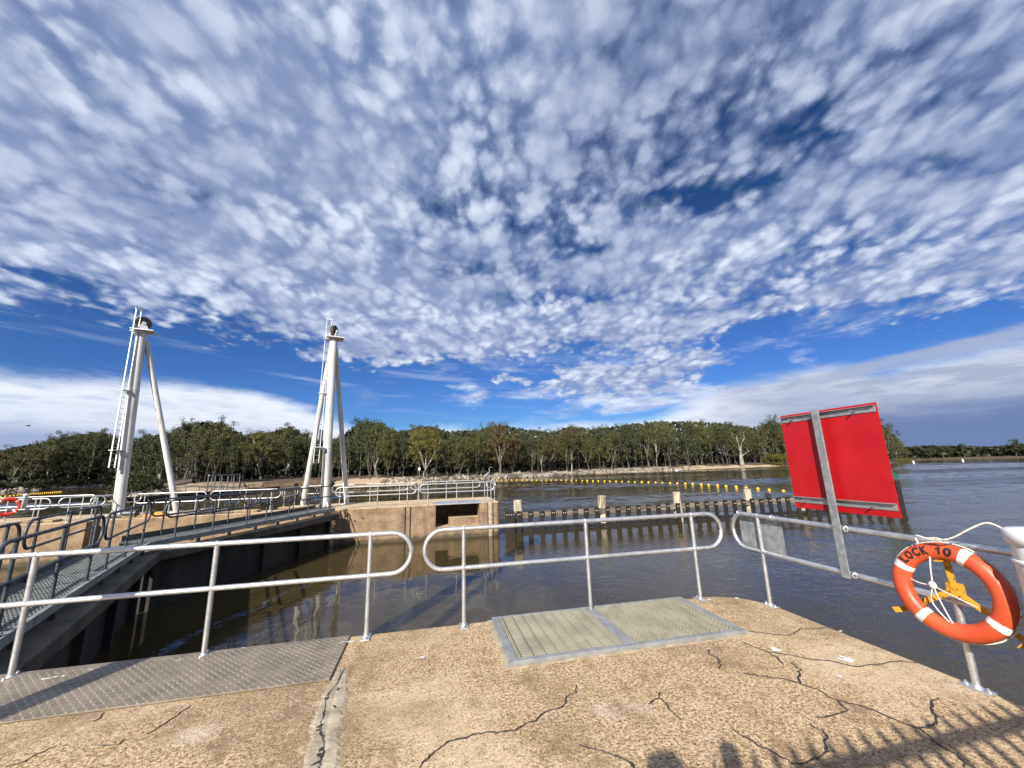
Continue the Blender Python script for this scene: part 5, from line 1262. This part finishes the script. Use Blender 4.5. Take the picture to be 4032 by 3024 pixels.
b.build('trunk', M['bark_white'], dg)
b = MB()
for k in range(26):
    c = Vector((g_.gauss(0, 3.2), g_.gauss(0, 1.5), Ht * g_.uniform(.42, .85)))
    for _ in range(34):
        q = c + Vector((g_.gauss(0, .7), g_.gauss(0, .7), g_.gauss(0, .45))); n_ = Vector((g_.gauss(0, 1), g_.gauss(0, 1), g_.gauss(.3, 1))).normalized(); ax_ = n_.orthogonal().normalized(); ay_ = n_.cross(ax_)
        b.add([q - ax_ * .24, q + ay_ * .11, q + ax_ * .24, q - ay_ * .11], [(0, 1, 2, 3)])
b.build('crown', M['leaf_dark'], dg)
for i, (px, ry, h_, lb) in enumerate(((3075, 1.5, 4.6, 'golden shrub by the water left of the red board'), (3550, .8, 4.0, 'golden shrub at the waterline of the headland'))):
    D = bank_dist(px) + ry; p = at_dist(px, 1850, D); plant('shrub_gold', ground_at(p.x, p.y), h_, lb, None, 1.15, 'shrub')
# ---- the wood: rows behind the bank, each tree its own object
ZONES = ((-500, 250, 'at the far left above the float line'), (250, 600, 'behind the disc wheel mast'), (600, 1000, 'between the two masts'), (1000, 1400, 'behind the timber stacks and sheds'), (1400, 1900, 'right of the right mast'),
         (1900, 2330, 'behind the rock bank'), (2330, 2800, 'around the parked white car'), (2800, 3120, 'left of the red board'), (3120, 3600, 'on the headland by the red board'))
KIND = {'olive': 'olive green gum', 'dark': 'dark green gum', 'bronze': 'bronze tinted gum', 'gold': 'yellow green gum', 'slim': 'slim tall gum', 'pole': 'thin bare stemmed young gum'}
def zone(px): return next(z[2] for z in ZONES if z[0] <= px < z[1])
tr = random.Random(21)
def row(step, ry0, ry1, hk0, hk1, kinds, w0, w1, what, x0=-340, x1=3570):
    px = x0
    while px < x1:
        k = tr.choice(kinds); key = tr.choice([q for q in PROTO if q.startswith(k)])
        if 3160 < px < 3400 and what != 'back': px += step; continue
        put(key, px + tr.uniform(-.3, .3) * step, tr.uniform(ry0, ry1), tr.uniform(hk0, hk1), '%s, %s row, %s' % (KIND[k], what, zone(px)), 'gum trees of the river bank wood', tr.uniform(w0, w1))
        px += step * tr.uniform(.8, 1.2)
row(74, 5, 11, .60, .90, ['olive', 'dark', 'dark', 'bronze', 'olive'], .75, 1.05, 'front')
row(64, 14, 22, .84, 1.0, ['olive', 'dark', 'dark', 'olive', 'slim'], .75, 1.0, 'middle')
row(66, 26, 38, .92, 1.03, ['dark', 'dark', 'olive', 'dark'], .85, 1.1, 'back')
row(44, 3, 14, .55, .75, ['pole'], .8, 1.2, 'underwood', x0=620)
# undergrowth on the left bank
for i in range(16):
    px = -200 + i * 52 + tr.uniform(-10, 10); D = bank_dist(px) + tr.uniform(.5, 5); p = at_dist(px, 1850, D)
    plant('shrub_dark', ground_at(p.x, p.y), tr.uniform(1.6, 3.4), 'dense green bush on the left bank under the gums', 'bushes on the left bank', tr.uniform(1.0, 1.5), 'shrub')
# ---- the mass of forest behind the rows
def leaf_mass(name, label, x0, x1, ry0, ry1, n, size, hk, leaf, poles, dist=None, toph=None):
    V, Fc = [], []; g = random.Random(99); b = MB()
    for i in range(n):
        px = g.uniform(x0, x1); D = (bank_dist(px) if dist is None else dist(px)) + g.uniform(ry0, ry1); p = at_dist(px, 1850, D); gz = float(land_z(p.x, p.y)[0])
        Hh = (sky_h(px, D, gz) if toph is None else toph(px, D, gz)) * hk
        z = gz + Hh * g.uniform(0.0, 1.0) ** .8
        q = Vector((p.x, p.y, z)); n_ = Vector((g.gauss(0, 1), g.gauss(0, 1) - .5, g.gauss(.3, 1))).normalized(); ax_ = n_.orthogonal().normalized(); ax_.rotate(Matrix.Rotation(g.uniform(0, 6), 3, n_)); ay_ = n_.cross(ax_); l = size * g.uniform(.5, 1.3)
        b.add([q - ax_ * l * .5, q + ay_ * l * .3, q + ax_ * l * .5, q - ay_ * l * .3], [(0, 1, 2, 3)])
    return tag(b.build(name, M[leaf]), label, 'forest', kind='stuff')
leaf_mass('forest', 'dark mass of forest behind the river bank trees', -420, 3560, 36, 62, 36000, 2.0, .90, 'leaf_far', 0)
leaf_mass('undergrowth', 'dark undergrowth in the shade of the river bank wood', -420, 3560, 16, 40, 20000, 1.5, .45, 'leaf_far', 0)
# far bank on the right
FB = [(3540, 1757), (3600, 1757), (3650, 1752), (3700, 1751), (3760, 1753), (3830, 1752), (3880, 1757), (3960, 1755), (4032, 1745), (4300, 1735)]
far_top = lambda px, D, gz: at_dist(px, float(np.interp(px, [a for a, _ in FB], [c for _, c in FB])), D).z - gz
def far_dist(px):
    v = ray(px, 1850); h = Vector((v.x, v.y)).normalized(); ds = np.arange(215, 700, 1.0); sd_ = bank_sd(h.x * ds, h.y * ds); i = np.where(sd_ > 1)[0]
    i = [k for k in i if ds[k] > 240]
    return ds[i[0]] if len(i) else 330.0
for k in range(34):
    px = 3560 + k * 17 + tr.uniform(-6, 6); D = far_dist(px) + tr.uniform(2, 18); p = at_dist(px, 1850, D); p = ground_at(p.x, p.y); H = far_top(px, D, p.z) * tr.uniform(.8, 1.02)
    plant(tr.choice(['dark0', 'dark1', 'dark2', 'dark3']), p, max(4, H), 'small dark tree in the tree line of the distant right bank', 'trees of the distant right bank', tr.uniform(1.1, 1.6))
for px, yt, lb in ((3812, 1741, 'rounded tree rising above the distant right bank tree line'), (4020, 1722, 'taller dark tree of the distant bank at the right frame edge')):
    D = far_dist(px) + 4; p = at_dist(px, 1850, D); p = ground_at(p.x, p.y); plant('dark1', p, at_dist(px, yt, D).z - p.z, lb, None, 1.0)
leaf_mass('far_forest', 'dark tree line of the distant right bank', 3530, 4500, 4, 40, 5000, 2.6, .9, 'leaf_far', 0, far_dist, far_top)
# ------------------------------------------------------------------ rocks of the bank
g = random.Random(31); b = MB()
ico = bmesh.new(); bmesh.ops.create_icosphere(ico, subdivisions=1, radius=1); ico.verts.index_update(); IV = [v.co.copy() for v in ico.verts]; IF = [[v.index for v in f.verts] for f in ico.faces]; ico.free()
def rock(p, s):
    M3 = Matrix.Rotation(g.uniform(0, 6), 3, Vector((g.gauss(0, 1), g.gauss(0, 1), g.gauss(0, 1))).normalized()); sc = Vector((g.uniform(.7, 1.4), g.uniform(.7, 1.2), g.uniform(.5, .9))) * s
    b.add([p + M3 @ Vector((v.x * sc.x * g.uniform(.8, 1.2), v.y * sc.y * g.uniform(.8, 1.2), v.z * sc.z * g.uniform(.8, 1.2))) for v in IV], IF)
i = 0
while i < 1500:
    px = g.uniform(1500, 2760); dens = np.interp(px, [1500, 1600, 1720, 1900, 2000, 2500, 2600, 2760], [.15, .12, .5, .5, 1, 1, .35, .05])
    if g.random() > dens: continue
    D = bank_dist(px) + g.uniform(-1.2, 4.0) ; p = at_dist(px, 1850, D); rock(ground_at(p.x, p.y) + Vector((0, 0, .12)), g.uniform(.18, .62)); i += 1
for k in range(140):
    px = g.uniform(0, 640); D = bank_dist(px) + g.uniform(-2.5, 1.5); p = at_dist(px, 1850, D); rock(ground_at(p.x, p.y), g.uniform(.2, .9))
tag(b.build('bank_rocks', M['rock']), 'loose grey and tan rocks lining the river bank', 'rocks', kind='stuff')
# prototypes that were never planted
for k, t in PROTO.items():
    if k not in used:
        for ch in list(t.children): bpy.data.objects.remove(ch)
        bpy.data.objects.remove(t)
for o in COL.objects:
    for k in ('H', 'Href'):
        if k in o: del o[k]
